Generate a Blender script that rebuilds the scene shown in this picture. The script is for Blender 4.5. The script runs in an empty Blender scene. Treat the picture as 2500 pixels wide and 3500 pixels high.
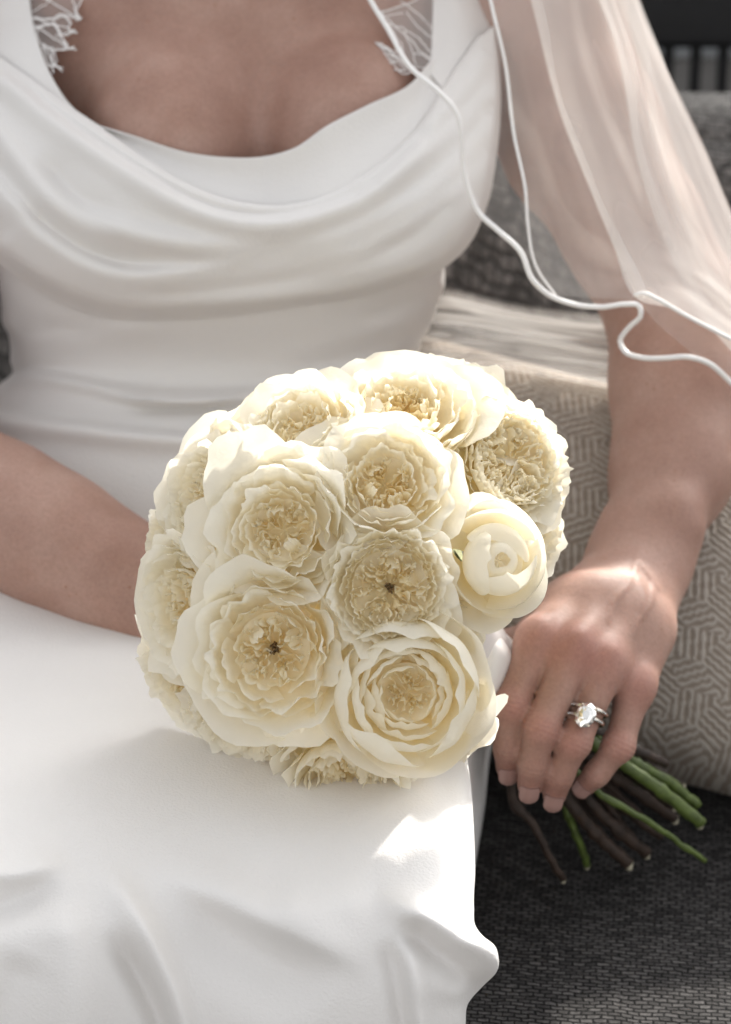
import bpy, math, random
import numpy as np
from mathutils import Vector

sc = bpy.context.scene
R = math.radians
# ------------------------------------------------------------------ camera, world, sun, exposure
F = 8880.0                      # focal length in photo pixels (photo is 2500 x 3500)
PITCH = R(25.0)
CP, SP = math.cos(PITCH), math.sin(PITCH)
CAMZ = 1.24
cam_d = bpy.data.cameras.new('camera')
cam = bpy.data.objects.new('camera', cam_d)
sc.collection.objects.link(cam)
cam.location = (0, 0, CAMZ)
cam.rotation_euler = (R(90) - PITCH, 0, 0)
cam_d.sensor_fit = 'VERTICAL'
cam_d.sensor_height = 36.0
cam_d.lens = 36.0 * F / 3500.0
cam_d.clip_start = 0.05
cam_d.clip_end = 400
cam_d.dof.use_dof = True
cam_d.dof.focus_distance = 1.215
cam_d.dof.aperture_fstop = 8.0
sc.camera = cam

SUN_DIR = Vector((0.32, 0.77, 0.51)).normalized()      # towards the sun: right, behind the sitter, high
elev = math.asin(SUN_DIR.z)
world = bpy.data.worlds.new("World")
sc.world = world
world.use_nodes = True
wn = world.node_tree.nodes
wl = world.node_tree.links
bg = wn['Background']
sky = wn.new('ShaderNodeTexSky')
sky.sky_type = 'NISHITA'
sky.sun_disc = False
sky.sun_elevation = elev
sky.sun_rotation = math.atan2(SUN_DIR.x, SUN_DIR.y)
sky.air_density = 1.0
sky.dust_density = 4.0
sky.ozone_density = 0.6
hs = wn.new('ShaderNodeHueSaturation')
hs.inputs['Saturation'].default_value = 0.10
wl.new(sky.outputs[0], hs.inputs['Color'])
wl.new(hs.outputs[0], bg.inputs[0])
bg.inputs[1].default_value = 0.15
sun_d = bpy.data.lights.new('sun', 'SUN')
sun_d.energy = 2.5
sun_d.angle = R(2.6)
sun_d.color = (1.0, 0.95, 0.87)
sun = bpy.data.objects.new('sun', sun_d)
sc.collection.objects.link(sun)
sun.rotation_euler = SUN_DIR.to_track_quat('Z', 'Y').to_euler()
sun.location = (3, 2, 4)
vs = sc.view_settings
vs.view_transform = 'Standard'
vs.look = 'None'
vs.gamma = 1
vs.use_curve_mapping = False
vs.exposure = 1.36
sc.cycles.use_denoising = True
sc.cycles.max_bounces = 16
sc.cycles.diffuse_bounces = 12
sc.cycles.transmission_bounces = 12
sc.cycles.transparent_max_bounces = 16
sc.cycles.caustics_reflective = False
sc.cycles.caustics_refractive = False

rs = np.random.RandomState(7)

# ------------------------------------------------------------------ helpers
def P(px, py, d):
    """photo pixel + distance along the view axis -> world point(s)"""
    px, py, d = np.broadcast_arrays(np.asarray(px, float), np.asarray(py, float), np.asarray(d, float))
    x = (px - 1250.0) / F * d
    y = (1750.0 - py) / F * d
    return np.stack([x, y * SP + d * CP, y * CP - d * SP + CAMZ], -1)

def camvec(x, y, z):
    """camera-space direction (right, up, towards camera) -> world"""
    v = np.array([x, y * SP - z * CP, y * CP + z * SP], float)
    return v / np.linalg.norm(v)

def tag(o, label=None, cat=None, group=None, kind=None):
    if label: o['label'] = label
    if cat: o['category'] = cat
    if group: o['group'] = group
    if kind: o['kind'] = kind
    return o

def thing(name, label, cat, loc, group=None):
    o = bpy.data.objects.new(name, None)
    o.empty_display_size = 0.05
    sc.collection.objects.link(o)
    o.location = [float(c) for c in loc]
    return tag(o, label, cat, group)

def root_loc(o):
    l = np.zeros(3)
    while o is not None:
        l += np.array(o.location)
        o = o.parent
    return l

def mk(name, verts, faces, mat, parent=None, loc=None, smooth=True, attrs=None):
    """one mesh object from world-space verts; quads array or list of faces"""
    v = np.asarray(verts, float).reshape(-1, 3)
    base = root_loc(parent) if parent is not None else np.zeros(3)
    own = np.zeros(3)
    if loc is not None:
        own = np.asarray(loc, float) - base
    v = v - base - own
    me = bpy.data.meshes.new(name)
    if isinstance(faces, np.ndarray):
        n, k = faces.shape
        me.vertices.add(len(v)); me.vertices.foreach_set('co', v.ravel())
        me.loops.add(n * k); me.loops.foreach_set('vertex_index', faces.ravel().astype(np.int32))
        me.polygons.add(n)
        me.polygons.foreach_set('loop_start', np.arange(0, n * k, k, dtype=np.int32))
        me.update(calc_edges=True)
        me.validate()
    else:
        me.from_pydata(v.tolist(), [], [list(f) for f in faces])
    if smooth:
        me.polygons.foreach_set('use_smooth', np.ones(len(me.polygons), bool))
    if attrs:
        for an, av in attrs.items():
            a = me.attributes.new(an, 'FLOAT', 'POINT')
            a.data.foreach_set('value', np.asarray(av, np.float32).ravel())
    if mat is not None: me.materials.append(mat)
    o = bpy.data.objects.new(name, me)
    sc.collection.objects.link(o)
    o.location = own
    if parent is not None: o.parent = parent
    return o

def gridf(nr, nc, closed=False):
    i = np.arange(nr - 1)[:, None]
    j = np.arange(nc if closed else nc - 1)[None, :]
    j2 = (j + 1) % nc
    return np.stack([i * nc + j, i * nc + j2, (i + 1) * nc + j2, (i + 1) * nc + j], -1).reshape(-1, 4)

def spl(pts, n, by_len=True):
    """smooth interpolation of a polyline to n points"""
    p = np.asarray(pts, float)
    if len(p) == 1: return np.repeat(p, n, 0)
    seg = np.linalg.norm(np.diff(p, axis=0), axis=-1) if p.ndim == 2 else None
    t = np.r_[0, np.cumsum(np.maximum(seg, 1e-9) ** (1.0 if by_len else 0.5))]
    t /= t[-1]
    return hermite(t, p, np.linspace(0, 1, n))

def hermite(t, p, q):
    h = np.diff(t)
    sh = (-1,) + (1,) * (p.ndim - 1)
    dl = np.diff(p, axis=0) / h.reshape(sh)
    m = np.empty_like(p)
    m[0] = dl[0]; m[-1] = dl[-1]
    if len(p) > 2:
        w1 = h[1:].reshape(sh); w0 = h[:-1].reshape(sh)
        m[1:-1] = (dl[:-1] * w1 + dl[1:] * w0) / (w0 + w1)
    i = np.clip(np.searchsorted(t, q, 'right') - 1, 0, len(t) - 2)
    s = ((q - t[i]) / h[i]).reshape(sh)
    H = h[i].reshape(sh)
    return ((2*s**3 - 3*s**2 + 1) * p[i] + (s**3 - 2*s**2 + s) * H * m[i]
            + (-2*s**3 + 3*s**2) * p[i+1] + (s**3 - s**2) * H * m[i+1])

def loft(curves, nu, nv, tv=None):
    rows = np.stack([spl(c, nu) for c in curves])          # (k, nu, 3)
    k = len(rows)
    t = np.linspace(0, 1, k) if tv is None else np.asarray(tv, float)
    return hermite(t, rows, np.linspace(0, 1, nv))         # (nv, nu, 3)

def interp(x, xs, ys):
    xs = np.asarray(xs, float); ys = np.asarray(ys, float)
    x = np.clip(np.asarray(x, float), xs[0], xs[-1])
    return hermite(xs, ys[:, None], x.ravel())[:, 0].reshape(x.shape)

def pdist(px, py, poly):
    """distance to a polyline in pixels, fraction along it and signed side (positive = to the right of travel, i.e. below)"""
    poly = spl(poly, 24)
    best = np.full(px.shape, 1e9); frac = np.zeros(px.shape); side = np.zeros(px.shape)
    n = len(poly) - 1
    for i in range(n):
        a, b = poly[i], poly[i + 1]
        ab = b - a
        L = ab @ ab + 1e-9
        s = np.clip(((px - a[0]) * ab[0] + (py - a[1]) * ab[1]) / L, 0, 1)
        dx = px - a[0] - s * ab[0]; dy = py - a[1] - s * ab[1]
        dd = np.hypot(dx, dy)
        m = dd < best
        best = np.where(m, dd, best)
        frac = np.where(m, (i + s) / n, frac)
        side = np.where(m, np.sign(ab[0] * dy - ab[1] * dx), side)
    return best, frac, side

def relief(px, py, folds, ka=1.0, kw=1.0):
    """sum of fold ridges: (polyline, height_mm, width_above_px, width_below_px, taper0, taper1)"""
    out = np.zeros(np.shape(px))
    for f in folds:
        poly, amp, wa, wb = f[:4]
        t0, t1 = (f[4], f[5]) if len(f) > 4 else (0.15, 0.15)
        dd, fr, sd = pdist(px, py, poly)
        w = np.where(sd > 0, wb, wa) * kw
        tp = np.ones_like(fr)
        if t0 > 0: tp = np.minimum(tp, np.clip(fr / t0, 0, 1))
        if t1 > 0: tp = np.minimum(tp, np.clip((1 - fr) / t1, 0, 1))
        tp = tp * tp * (3 - 2 * tp)
        out += ka * amp * 0.001 * tp * np.exp(-(dd / w) ** 2)
    return out

def tube(pts, rad, n=8, cap=True, closed=False):
    """tube along world points"""
    p = np.asarray(pts, float)
    m = len(p)
    rad = np.broadcast_to(np.asarray(rad, float), (m,))
    if closed:
        tg = np.roll(p, -1, 0) - np.roll(p, 1, 0)
    else:
        tg = np.gradient(p, axis=0)
    tg /= np.linalg.norm(tg, axis=1)[:, None] + 1e-12
    ref = np.array([0.3, 0.2, 1.0])
    if abs(tg[0] @ ref) > 1.05: ref = np.array([1.0, 0, 0.1])
    nrm = np.empty_like(p)
    v = np.cross(tg[0], ref); v /= np.linalg.norm(v)
    for i in range(m):
        v = v - tg[i] * (v @ tg[i]); v /= np.linalg.norm(v) + 1e-12
        nrm[i] = v
    b = np.cross(tg, nrm)
    a = np.linspace(0, 2 * np.pi, n, endpoint=False)
    ring = p[:, None] + rad[:, None, None] * (np.cos(a)[None, :, None] * nrm[:, None] + np.sin(a)[None, :, None] * b[:, None])
    V = ring.reshape(-1, 3)
    fc = gridf(m, n, True).tolist()
    if closed:
        for j in range(n): fc.append([(m-1)*n + j, (m-1)*n + (j+1) % n, (j+1) % n, j])
    elif cap:
        fc.append(list(range(n))[::-1]); fc.append(list(range((m-1)*n, m*n)))
    return V, fc

def join(parts):
    V, Fc, k = [], [], 0
    for v, f in parts:
        v = np.asarray(v).reshape(-1, 3)
        V.append(v); Fc += [[i + k for i in q] for q in (f.tolist() if isinstance(f, np.ndarray) else f)]
        k += len(v)
    return np.concatenate(V), Fc

def rbox(x0, x1, y0, y1, z0, z1, r=0.03, n=6, puff=0.0, e=5.0):
    """puffed rounded box (superellipsoid-like cushion), world axes"""
    N = 28
    vs_, fs, k = [], [], 0
    c = np.array([(x0+x1)/2, (y0+y1)/2, (z0+z1)/2]); h = np.array([(x1-x0)/2, (y1-y0)/2, (z1-z0)/2])
    g = np.tanh(np.linspace(-2.2, 2.2, N)) / np.tanh(2.2)
    A, B = np.meshgrid(g, g, indexing='ij')
    for ax in range(3):
        for s in (-1, 1):
            q = np.zeros((N, N, 3)); q[..., ax] = s
            q[..., (ax+1) % 3] = A; q[..., (ax+2) % 3] = B
            w = q * h
            inner = np.clip(w, -(h - r), h - r)
            dlt = w - inner
            L = np.linalg.norm(dlt, axis=-1, keepdims=True)
            w = inner + dlt / np.maximum(L, 1e-9) * np.minimum(L, r)
            if puff:
                w[..., ax] += s * puff * (1 - A**2) * (1 - B**2)
            vs_.append((w + c).reshape(-1, 3))
            f = gridf(N, N) + k
            fs.append(f if s > 0 else f[:, ::-1])
            k += N * N
    return np.concatenate(vs_), np.concatenate(fs)

# ------------------------------------------------------------------ materials
def mat(name):
    m = bpy.data.materials.new(name)
    m.use_nodes = True
    nt = m.node_tree
    return m, nt.nodes, nt.links, nt.nodes['Principled BSDF']

def node(ns, t, **kw):
    n = ns.new(t)
    for k, v in kw.items(): setattr(n, k, v)
    return n

def noise(ns, ls, scale, detail=3, rough=0.5, vec=None):
    n = ns.new('ShaderNodeTexNoise')
    n.inputs['Scale'].default_value = scale
    n.inputs['Detail'].default_value = detail
    n.inputs['Roughness'].default_value = rough
    if vec is not None: ls.new(vec, n.inputs['Vector'])
    return n

def ramp(ns, ls, src, stops):
    r = ns.new('ShaderNodeValToRGB')
    while len(r.color_ramp.elements) < len(stops): r.color_ramp.elements.new(0.5)
    for e, (p, c) in zip(r.color_ramp.elements, stops):
        e.position = p; e.color = (*c, 1) if len(c) == 3 else c
    ls.new(src, r.inputs[0])
    return r

def bump(ns, ls, h, strength, dist, prev=None):
    b = ns.new('ShaderNodeBump')
    b.inputs['Strength'].default_value = strength
    b.inputs['Distance'].default_value = dist
    ls.new(h, b.inputs['Height'])
    if prev is not None: ls.new(prev, b.inputs['Normal'])
    return b

def m_skin():
    m, ns, ls, bs = mat('skin')
    tc = ns.new('ShaderNodeTexCoord').outputs['Object']
    n1 = noise(ns, ls, 22, 4, 0.55, tc)
    n2 = noise(ns, ls, 260, 3, 0.6, tc)
    r1 = ramp(ns, ls, n1.outputs[0], [(0.28, (0.310, 0.172, 0.130)), (0.50, (0.375, 0.222, 0.172)), (0.72, (0.435, 0.277, 0.222))])
    vo = node(ns, 'ShaderNodeTexVoronoi'); vo.inputs['Scale'].default_value = 170; ls.new(tc, vo.inputs['Vector'])
    n3 = noise(ns, ls, 60, 2, 0.5, tc)
    fr = node(ns, 'ShaderNodeMath', operation='LESS_THAN'); ls.new(vo.outputs['Distance'], fr.inputs[0]); fr.inputs[1].default_value = 0.17
    gt = ramp(ns, ls, n3.outputs[0], [(0.58, (0, 0, 0)), (0.66, (1, 1, 1))])
    ml = node(ns, 'ShaderNodeMath', operation='MULTIPLY'); ls.new(fr.outputs[0], ml.inputs[0]); ls.new(gt.outputs[0], ml.inputs[1])
    sc_ = node(ns, 'ShaderNodeMath', operation='MULTIPLY'); ls.new(ml.outputs[0], sc_.inputs[0]); sc_.inputs[1].default_value = 0.6
    mx = node(ns, 'ShaderNodeMix', data_type='RGBA'); ls.new(sc_.outputs[0], mx.inputs[0]); ls.new(r1.outputs[0], mx.inputs[6]); mx.inputs[7].default_value = (0.30, 0.145, 0.09, 1)
    rd = node(ns, 'ShaderNodeAttribute'); rd.attribute_name = 'flush'
    mx2 = node(ns, 'ShaderNodeMix', data_type='RGBA'); ls.new(rd.outputs['Fac'], mx2.inputs[0]); ls.new(mx.outputs[2], mx2.inputs[6]); mx2.inputs[7].default_value = (0.44, 0.165, 0.135, 1)
    nf = noise(ns, ls, 520, 3, 0.7, tc)
    rf = ramp(ns, ls, nf.outputs[0], [(0.3, (0.89, 0.88, 0.87)), (0.7, (1.09, 1.10, 1.10))])
    mm = node(ns, 'ShaderNodeMix', data_type='RGBA', blend_type='MULTIPLY'); mm.inputs[0].default_value = 1
    ls.new(mx2.outputs[2], mm.inputs[6]); ls.new(rf.outputs[0], mm.inputs[7])
    ls.new(mm.outputs[2], bs.inputs['Base Color'])
    bs.inputs['Roughness'].default_value = 0.55
    bs.inputs['Subsurface Weight'].default_value = 0.25
    bs.inputs['Subsurface Radius'].default_value = (1.0, 0.35, 0.2)
    bs.inputs['Subsurface Scale'].default_value = 0.006
    bs.inputs['Specular IOR Level'].default_value = 0.4
    v2 = node(ns, 'ShaderNodeTexVoronoi'); v2.inputs['Scale'].default_value = 900; ls.new(tc, v2.inputs['Vector'])
    b1 = bump(ns, ls, v2.outputs['Distance'], 0.10, 0.0006)
    b2 = bump(ns, ls, n2.outputs[0], 0.12, 0.0015, b1.outputs[0])
    au = node(ns, 'ShaderNodeAttribute'); au.attribute_name = 'joint_u'
    am = node(ns, 'ShaderNodeAttribute'); am.attribute_name = 'joint_m'
    n5 = noise(ns, ls, 240, 2, 0.5, tc)
    k1 = node(ns, 'ShaderNodeMath', operation='MULTIPLY_ADD'); ls.new(n5.outputs[0], k1.inputs[0]); k1.inputs[1].default_value = 1.6; ls.new(au.outputs['Fac'], k1.inputs[2])
    k2 = node(ns, 'ShaderNodeMath', operation='MULTIPLY'); ls.new(k1.outputs[0], k2.inputs[0]); k2.inputs[1].default_value = 2.3
    k3 = node(ns, 'ShaderNodeMath', operation='SINE'); ls.new(k2.outputs[0], k3.inputs[0])
    k4 = node(ns, 'ShaderNodeMath', operation='MULTIPLY'); ls.new(k3.outputs[0], k4.inputs[0]); ls.new(am.outputs['Fac'], k4.inputs[1])
    b2 = bump(ns, ls, k4.outputs[0], 0.28, 0.0004, b2.outputs[0])
    ls.new(b2.outputs[0], bs.inputs['Normal'])
    return m

def m_cloth(name, col, rough=0.55, trans=0.12, sheen=0.25, weave=1800, bstr=0.12):
    m, ns, ls, bs = mat(name)
    tc = ns.new('ShaderNodeTexCoord').outputs['Object']
    n1 = noise(ns, ls, 9, 3, 0.5, tc)
    c2 = tuple(c * 0.965 for c in col)
    r = ramp(ns, ls, n1.outputs[0], [(0.35, c2), (0.65, col)])
    ls.new(r.outputs[0], bs.inputs['Base Color'])
    bs.inputs['Roughness'].default_value = rough
    bs.inputs['Sheen Weight'].default_value = sheen
    bs.inputs['Sheen Roughness'].default_value = 0.4
    bs.inputs['Specular IOR Level'].default_value = 0.35
    n2 = noise(ns, ls, weave, 2, 0.6, tc)
    b = bump(ns, ls, n2.outputs[0], bstr, 0.0005)
    n3 = noise(ns, ls, 30, 3, 0.5, tc)
    b = bump(ns, ls, n3.outputs[0], 0.05, 0.01, b.outputs[0])
    ls.new(b.outputs[0], bs.inputs['Normal'])
    if trans > 0:
        tr = ns.new('ShaderNodeBsdfTranslucent'); ls.new(r.outputs[0], tr.inputs[0])
        mx = ns.new('ShaderNodeMixShader'); mx.inputs[0].default_value = trans
        ls.new(bs.outputs[0], mx.inputs[1]); ls.new(tr.outputs[0], mx.inputs[2])
        ls.new(mx.outputs[0], ns['Material Output'].inputs[0])
    return m

def m_petal():
    m, ns, ls, bs = mat('rose_petal')
    tc = ns.new('ShaderNodeTexCoord').outputs['Object']
    at = node(ns, 'ShaderNodeAttribute'); at.attribute_name = 'tint'
    n1 = noise(ns, ls, 90, 4, 0.6, tc)
    sm = node(ns, 'ShaderNodeMath', operation='MULTIPLY_ADD'); ls.new(n1.outputs[0], sm.inputs[0]); sm.inputs[1].default_value = 0.22
    ls.new(at.outputs['Fac'], sm.inputs[2])
    r = ramp(ns, ls, sm.outputs[0], [(0.10, (0.945, 0.915, 0.825)), (0.38, (0.945, 0.895, 0.745)), (0.72, (0.935, 0.825, 0.52)), (1.0, (0.90, 0.71, 0.37))])
    ls.new(r.outputs[0], bs.inputs['Base Color'])
    bs.inputs['Roughness'].default_value = 0.55
    bs.inputs['Specular IOR Level'].default_value = 0.25
    bs.inputs['Sheen Weight'].default_value = 0.1
    n2 = noise(ns, ls, 420, 3, 0.6, tc)
    b = bump(ns, ls, n2.outputs[0], 0.05, 0.002)
    n4 = noise(ns, ls, 130, 3, 0.6, tc)
    b = bump(ns, ls, n4.outputs[0], 0.10, 0.004, b.outputs[0])
    ls.new(b.outputs[0], bs.inputs['Normal'])
    tr = ns.new('ShaderNodeBsdfTranslucent'); ls.new(r.outputs[0], tr.inputs[0]); ls.new(b.outputs[0], tr.inputs[1])
    mx = ns.new('ShaderNodeMixShader'); mx.inputs[0].default_value = 0.48
    ls.new(bs.outputs[0], mx.inputs[1]); ls.new(tr.outputs[0], mx.inputs[2])
    ls.new(mx.outputs[0], ns['Material Output'].inputs[0])
    return m

def m_tulle(name, op, col=(0.94, 0.905, 0.865)):
    m, ns, ls, bs = mat(name)
    ns.remove(bs)
    tc = ns.new('ShaderNodeTexCoord').outputs['Object']
    df = ns.new('ShaderNodeBsdfDiffuse'); df.inputs[0].default_value = (*col, 1)
    tl = ns.new('ShaderNodeBsdfTranslucent'); tl.inputs[0].default_value = (*col, 1)
    m1 = ns.new('ShaderNodeMixShader'); m1.inputs[0].default_value = 0.5
    ls.new(df.outputs[0], m1.inputs[1]); ls.new(tl.outputs[0], m1.inputs[2])
    tp = ns.new('ShaderNodeBsdfTransparent')
    m2 = ns.new('ShaderNodeMixShader')
    at = node(ns, 'ShaderNodeAttribute'); at.attribute_name = 'dense'
    n1 = noise(ns, ls, 14, 3, 0.5, tc)
    r = ramp(ns, ls, n1.outputs[0], [(0.3, (op * 0.85,) * 3), (0.7, (op * 1.12,) * 3)])
    ad = node(ns, 'ShaderNodeMath', operation='ADD', use_clamp=True); ls.new(r.outputs[0], ad.inputs[0]); ls.new(at.outputs['Fac'], ad.inputs[1])
    ls.new(ad.outputs[0], m2.inputs[0])
    ls.new(tp.outputs[0], m2.inputs[1]); ls.new(m1.outputs[0], m2.inputs[2])
    ls.new(m2.outputs[0], ns['Material Output'].inputs[0])
    return m

def m_simple(name, col, rough=0.5, metal=0.0, nscale=0, nvar=0.2, bstr=0.0, spec=0.5, bscale=None, bdist=0.002):
    m, ns, ls, bs = mat(name)
    bs.inputs['Roughness'].default_value = rough
    bs.inputs['Metallic'].default_value = metal
    bs.inputs['Specular IOR Level'].default_value = spec
    if nscale:
        tc = ns.new('ShaderNodeTexCoord').outputs['Object']
        n1 = noise(ns, ls, nscale, 4, 0.6, tc)
        lo = tuple(c * (1 - nvar) for c in col); hi = tuple(min(1, c * (1 + nvar)) for c in col)
        r = ramp(ns, ls, n1.outputs[0], [(0.32, lo), (0.68, hi)])
        ls.new(r.outputs[0], bs.inputs['Base Color'])
        if bstr:
            n2 = noise(ns, ls, bscale or nscale * 3, 4, 0.6, tc)
            b = bump(ns, ls, n2.outputs[0], bstr, bdist)
            ls.new(b.outputs[0], bs.inputs['Normal'])
    else:
        bs.inputs['Base Color'].default_value = (*col, 1)
    return m

def m_weave(name, dark, yarn_col, cx=300, cy=520):
    """coarse woven outdoor fabric: interlaced yarns"""
    m, ns, ls, bs = mat(name)
    tc = ns.new('ShaderNodeTexCoord').outputs['Object']
    nd = noise(ns, ls, 60, 3, 0.5, tc)
    mp = node(ns, 'ShaderNodeMapping'); ls.new(tc, mp.inputs[0]); mp.inputs['Rotation'].default_value = (0, 0, 0.12)
    va = node(ns, 'ShaderNodeVectorMath', operation='MULTIPLY_ADD')
    ls.new(nd.outputs[1], va.inputs[0]); va.inputs[1].default_value = (0.006, 0.006, 0.006); ls.new(mp.outputs[0], va.inputs[2])
    br = node(ns, 'ShaderNodeTexBrick'); ls.new(va.outputs[0], br.inputs['Vector'])
    br.inputs['Scale'].default_value = 1.0
    br.inputs['Brick Width'].default_value = 0.0066
    br.inputs['Row Height'].default_value = 0.0031
    br.inputs['Mortar Size'].default_value = 0.0007
    br.inputs['Mortar Smooth'].default_value = 0.9
    br.inputs['Color1'].default_value = (*yarn_col, 1)  # yarn tone of the fabric itself
    br.inputs['Color2'].default_value = (*[c * 0.40 for c in yarn_col], 1)
    br.inputs['Mortar'].default_value = (*dark, 1)
    n2 = noise(ns, ls, 340, 3, 0.7, tc)
    r2 = ramp(ns, ls, n2.outputs[0], [(0.3, (0.45, 0.45, 0.45)), (0.7, (1.35, 1.35, 1.35))])
    mu = node(ns, 'ShaderNodeMix', data_type='RGBA', blend_type='MULTIPLY'); mu.inputs[0].default_value = 1
    ls.new(br.outputs[0], mu.inputs[6]); ls.new(r2.outputs[0], mu.inputs[7])
    ls.new(mu.outputs[2], bs.inputs['Base Color'])
    bs.inputs['Roughness'].default_value = 0.85
    bs.inputs['Specular IOR Level'].default_value = 0.15
    iv = node(ns, 'ShaderNodeMath', operation='SUBTRACT'); iv.inputs[0].default_value = 1; ls.new(br.outputs['Fac'], iv.inputs[1])
    b = bump(ns, ls, iv.outputs[0], 1.0, 0.0022)
    b = bump(ns, ls, n2.outputs[0], 0.5, 0.0012, b.outputs[0])
    ls.new(b.outputs[0], bs.inputs['Normal'])
    return m

def m_pillow():
    m, ns, ls, bs = mat('pillow_weave')
    tc = ns.new('ShaderNodeTexCoord').outputs['Object']
    at = node(ns, 'ShaderNodeAttribute'); at.attribute_name = 'line'
    n1 = noise(ns, ls, 700, 3, 0.7, tc)
    n0 = noise(ns, ls, 900, 2, 0.7, tc)
    ad = node(ns, 'ShaderNodeMath', operation='MULTIPLY_ADD'); ls.new(n1.outputs[0], ad.inputs[0]); ad.inputs[1].default_value = 0.9; ls.new(at.outputs['Fac'], ad.inputs[2])
    r = ramp(ns, ls, ad.outputs[0], [(0.42, (0.285, 0.236, 0.192)), (0.85, (0.345, 0.295, 0.247)), (1.25, (0.455, 0.405, 0.352))])
    ls.new(r.outputs[0], bs.inputs['Base Color'])
    bs.inputs['Roughness'].default_value = 0.9
    bs.inputs['Specular IOR Level'].default_value = 0.1
    b = bump(ns, ls, n0.outputs[0], 0.6, 0.0012)
    ls.new(b.outputs[0], bs.inputs['Normal'])
    return m

SKIN = m_skin()
DRESS = m_cloth('dress_crepe', (0.82, 0.795, 0.77), 0.6, 0.10, 0.2, 700, 0.8)
SATIN = m_cloth('satin_cord', (0.84, 0.82, 0.80), 0.32, 0.0, 0.1, 2500, 0.08)
RIBBON = m_cloth('satin_ribbon', (0.83, 0.80, 0.77), 0.35, 0.05, 0.1)
PETAL = m_petal()
TULLE1 = m_tulle('tulle_thin', 0.15)
TULLE2 = m_tulle('tulle_dense', 0.55)
TULLE4 = m_tulle('tulle_fold', 0.40)
TULLE3 = m_tulle('tulle_heap', 0.32, (0.92, 0.90, 0.88))
LACE = m_tulle('lace_net', 0.35, (0.85, 0.82, 0.80))
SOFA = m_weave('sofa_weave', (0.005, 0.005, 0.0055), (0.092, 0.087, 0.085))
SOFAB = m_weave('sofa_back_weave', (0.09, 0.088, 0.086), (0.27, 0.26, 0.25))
FRAME = m_simple('black_powder_coat', (0.012, 0.012, 0.013), 0.55, 0.0, 40, 0.2, 0.05)
PILLOW = m_pillow()
STEMG = m_simple('green_stem', (0.075, 0.105, 0.022), 0.5, 0, 160, 0.35, 0.3, 0.4)
STEMB = m_simple('brown_stem', (0.035, 0.021, 0.014), 0.6, 0, 160, 0.4, 0.4, 0.4)
STEMC = m_simple('cut_stem_end', (0.50, 0.46, 0.34), 0.7, 0, 500, 0.15)
CALYX = m_simple('calyx', (0.42, 0.42, 0.22), 0.6, 0, 120, 0.2)
STAMEN = m_simple('stamen', (0.15, 0.085, 0.028), 0.8, 0, 800, 0.5)
LEAF = m_simple('leaf', (0.42, 0.44, 0.24), 0.6, 0, 90, 0.3)
NAIL = m_simple('nail_polish', (0.43, 0.258, 0.222), 0.2, 0, 80, 0.05, 0.0, 0.6)
GOLD = m_simple('white_gold', (0.80, 0.73, 0.62), 0.18, 1.0)
PATIO = m_simple('patio_stone', (0.13, 0.12, 0.11), 0.8, 0, 5, 0.12, 0.2, 0.3)
WALLM = m_simple('plaster', (0.46, 0.48, 0.50), 0.8, 0, 6, 0.06, 0.1, 0.3)
def m_diamond():
    m, ns, ls, bs = mat('diamond')
    bs.inputs['Base Color'].default_value = (0.97, 0.96, 0.93, 1)
    bs.inputs['Roughness'].default_value = 0.04
    bs.inputs['IOR'].default_value = 2.4
    bs.inputs['Metallic'].default_value = 0.85
    bs.inputs['Specular IOR Level'].default_value = 0.9
    return m
DIAM = m_diamond()

# ------------------------------------------------------------------ setting: ground and wall
g = np.array([[-60, -40, 0], [60, -40, 0], [60, 80, 0], [-60, 80, 0]], float)
tag(mk('ground', g, [[0, 1, 2, 3]], PATIO), 'pale stone patio ground', kind='structure')
wv, wf = rbox(-9, 9, 4.6, 4.85, 0.0, 2.6, 0.02)
tag(mk('garden_wall', wv, wf, WALLM, loc=(0, 4.7, 0)), 'grey blue plaster wall far behind the sofa frame', 'wall')

# ------------------------------------------------------------------ sofa
SEATZ = CAMZ - 0.79
sofa = thing('outdoor_sofa', 'dark charcoal woven outdoor sofa with black slatted metal back', 'sofa', (0.2, 1.4, 0.0))
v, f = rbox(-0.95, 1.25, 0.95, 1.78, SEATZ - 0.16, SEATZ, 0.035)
mk('seat_cushion', v, f, SOFA, sofa)
v, f = rbox(-0.93, 1.22, 0, 0.15, 0, 0.325, 0.05, puff=0.015)
lean = R(12)
vy = v[:, 1].copy(); vz = v[:, 2].copy()
v[:, 1] = 1.70 + vy * math.cos(lean) + vz * math.sin(lean); v[:, 2] = SEATZ - 0.05 - vy * math.sin(lean) + vz * math.cos(lean)
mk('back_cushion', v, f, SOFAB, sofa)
v, f = rbox(-0.98, 1.30, 0.97, 2.15, SEATZ - 0.235, SEATZ - 0.165, 0.012)
mk('base_frame', v, f, FRAME, sofa)
RAILY = 2.15
zlow = CAMZ + (RAILY / (0.180 * SP + CP)) * (0.180 * CP - SP)
v, f = rbox(-0.98, 1.30, RAILY - 0.02, RAILY + 0.02, zlow, zlow + 0.17, 0.008)
mk('top_rail', v, f, FRAME, sofa)
sl = None
for i in range(34):
    x = 0.2787 + (i - 24) * 0.0232
    if sl is None:
        v, f = rbox(-0.0045, 0.0045, -0.006, 0.006, SEATZ - 0.17, zlow, 0.002)
        v[:, 1] += RAILY
        sl = mk('slat', v, f, FRAME, sofa, loc=(0, RAILY, SEATZ - 0.17))
    else:
        o = sl.copy(); sc.collection.objects.link(o); o.parent = sofa
    s_ = sl if i == 0 else o
    s_.location.x = x - sofa.location.x
for x in (-0.95, 1.27):
    for y in (1.0, 2.12):
        v, f = rbox(x - 0.02, x + 0.02, y - 0.02, y + 0.02, 0, SEATZ - 0.235, 0.004)
        mk('leg', v, f, FRAME, sofa)

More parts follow.
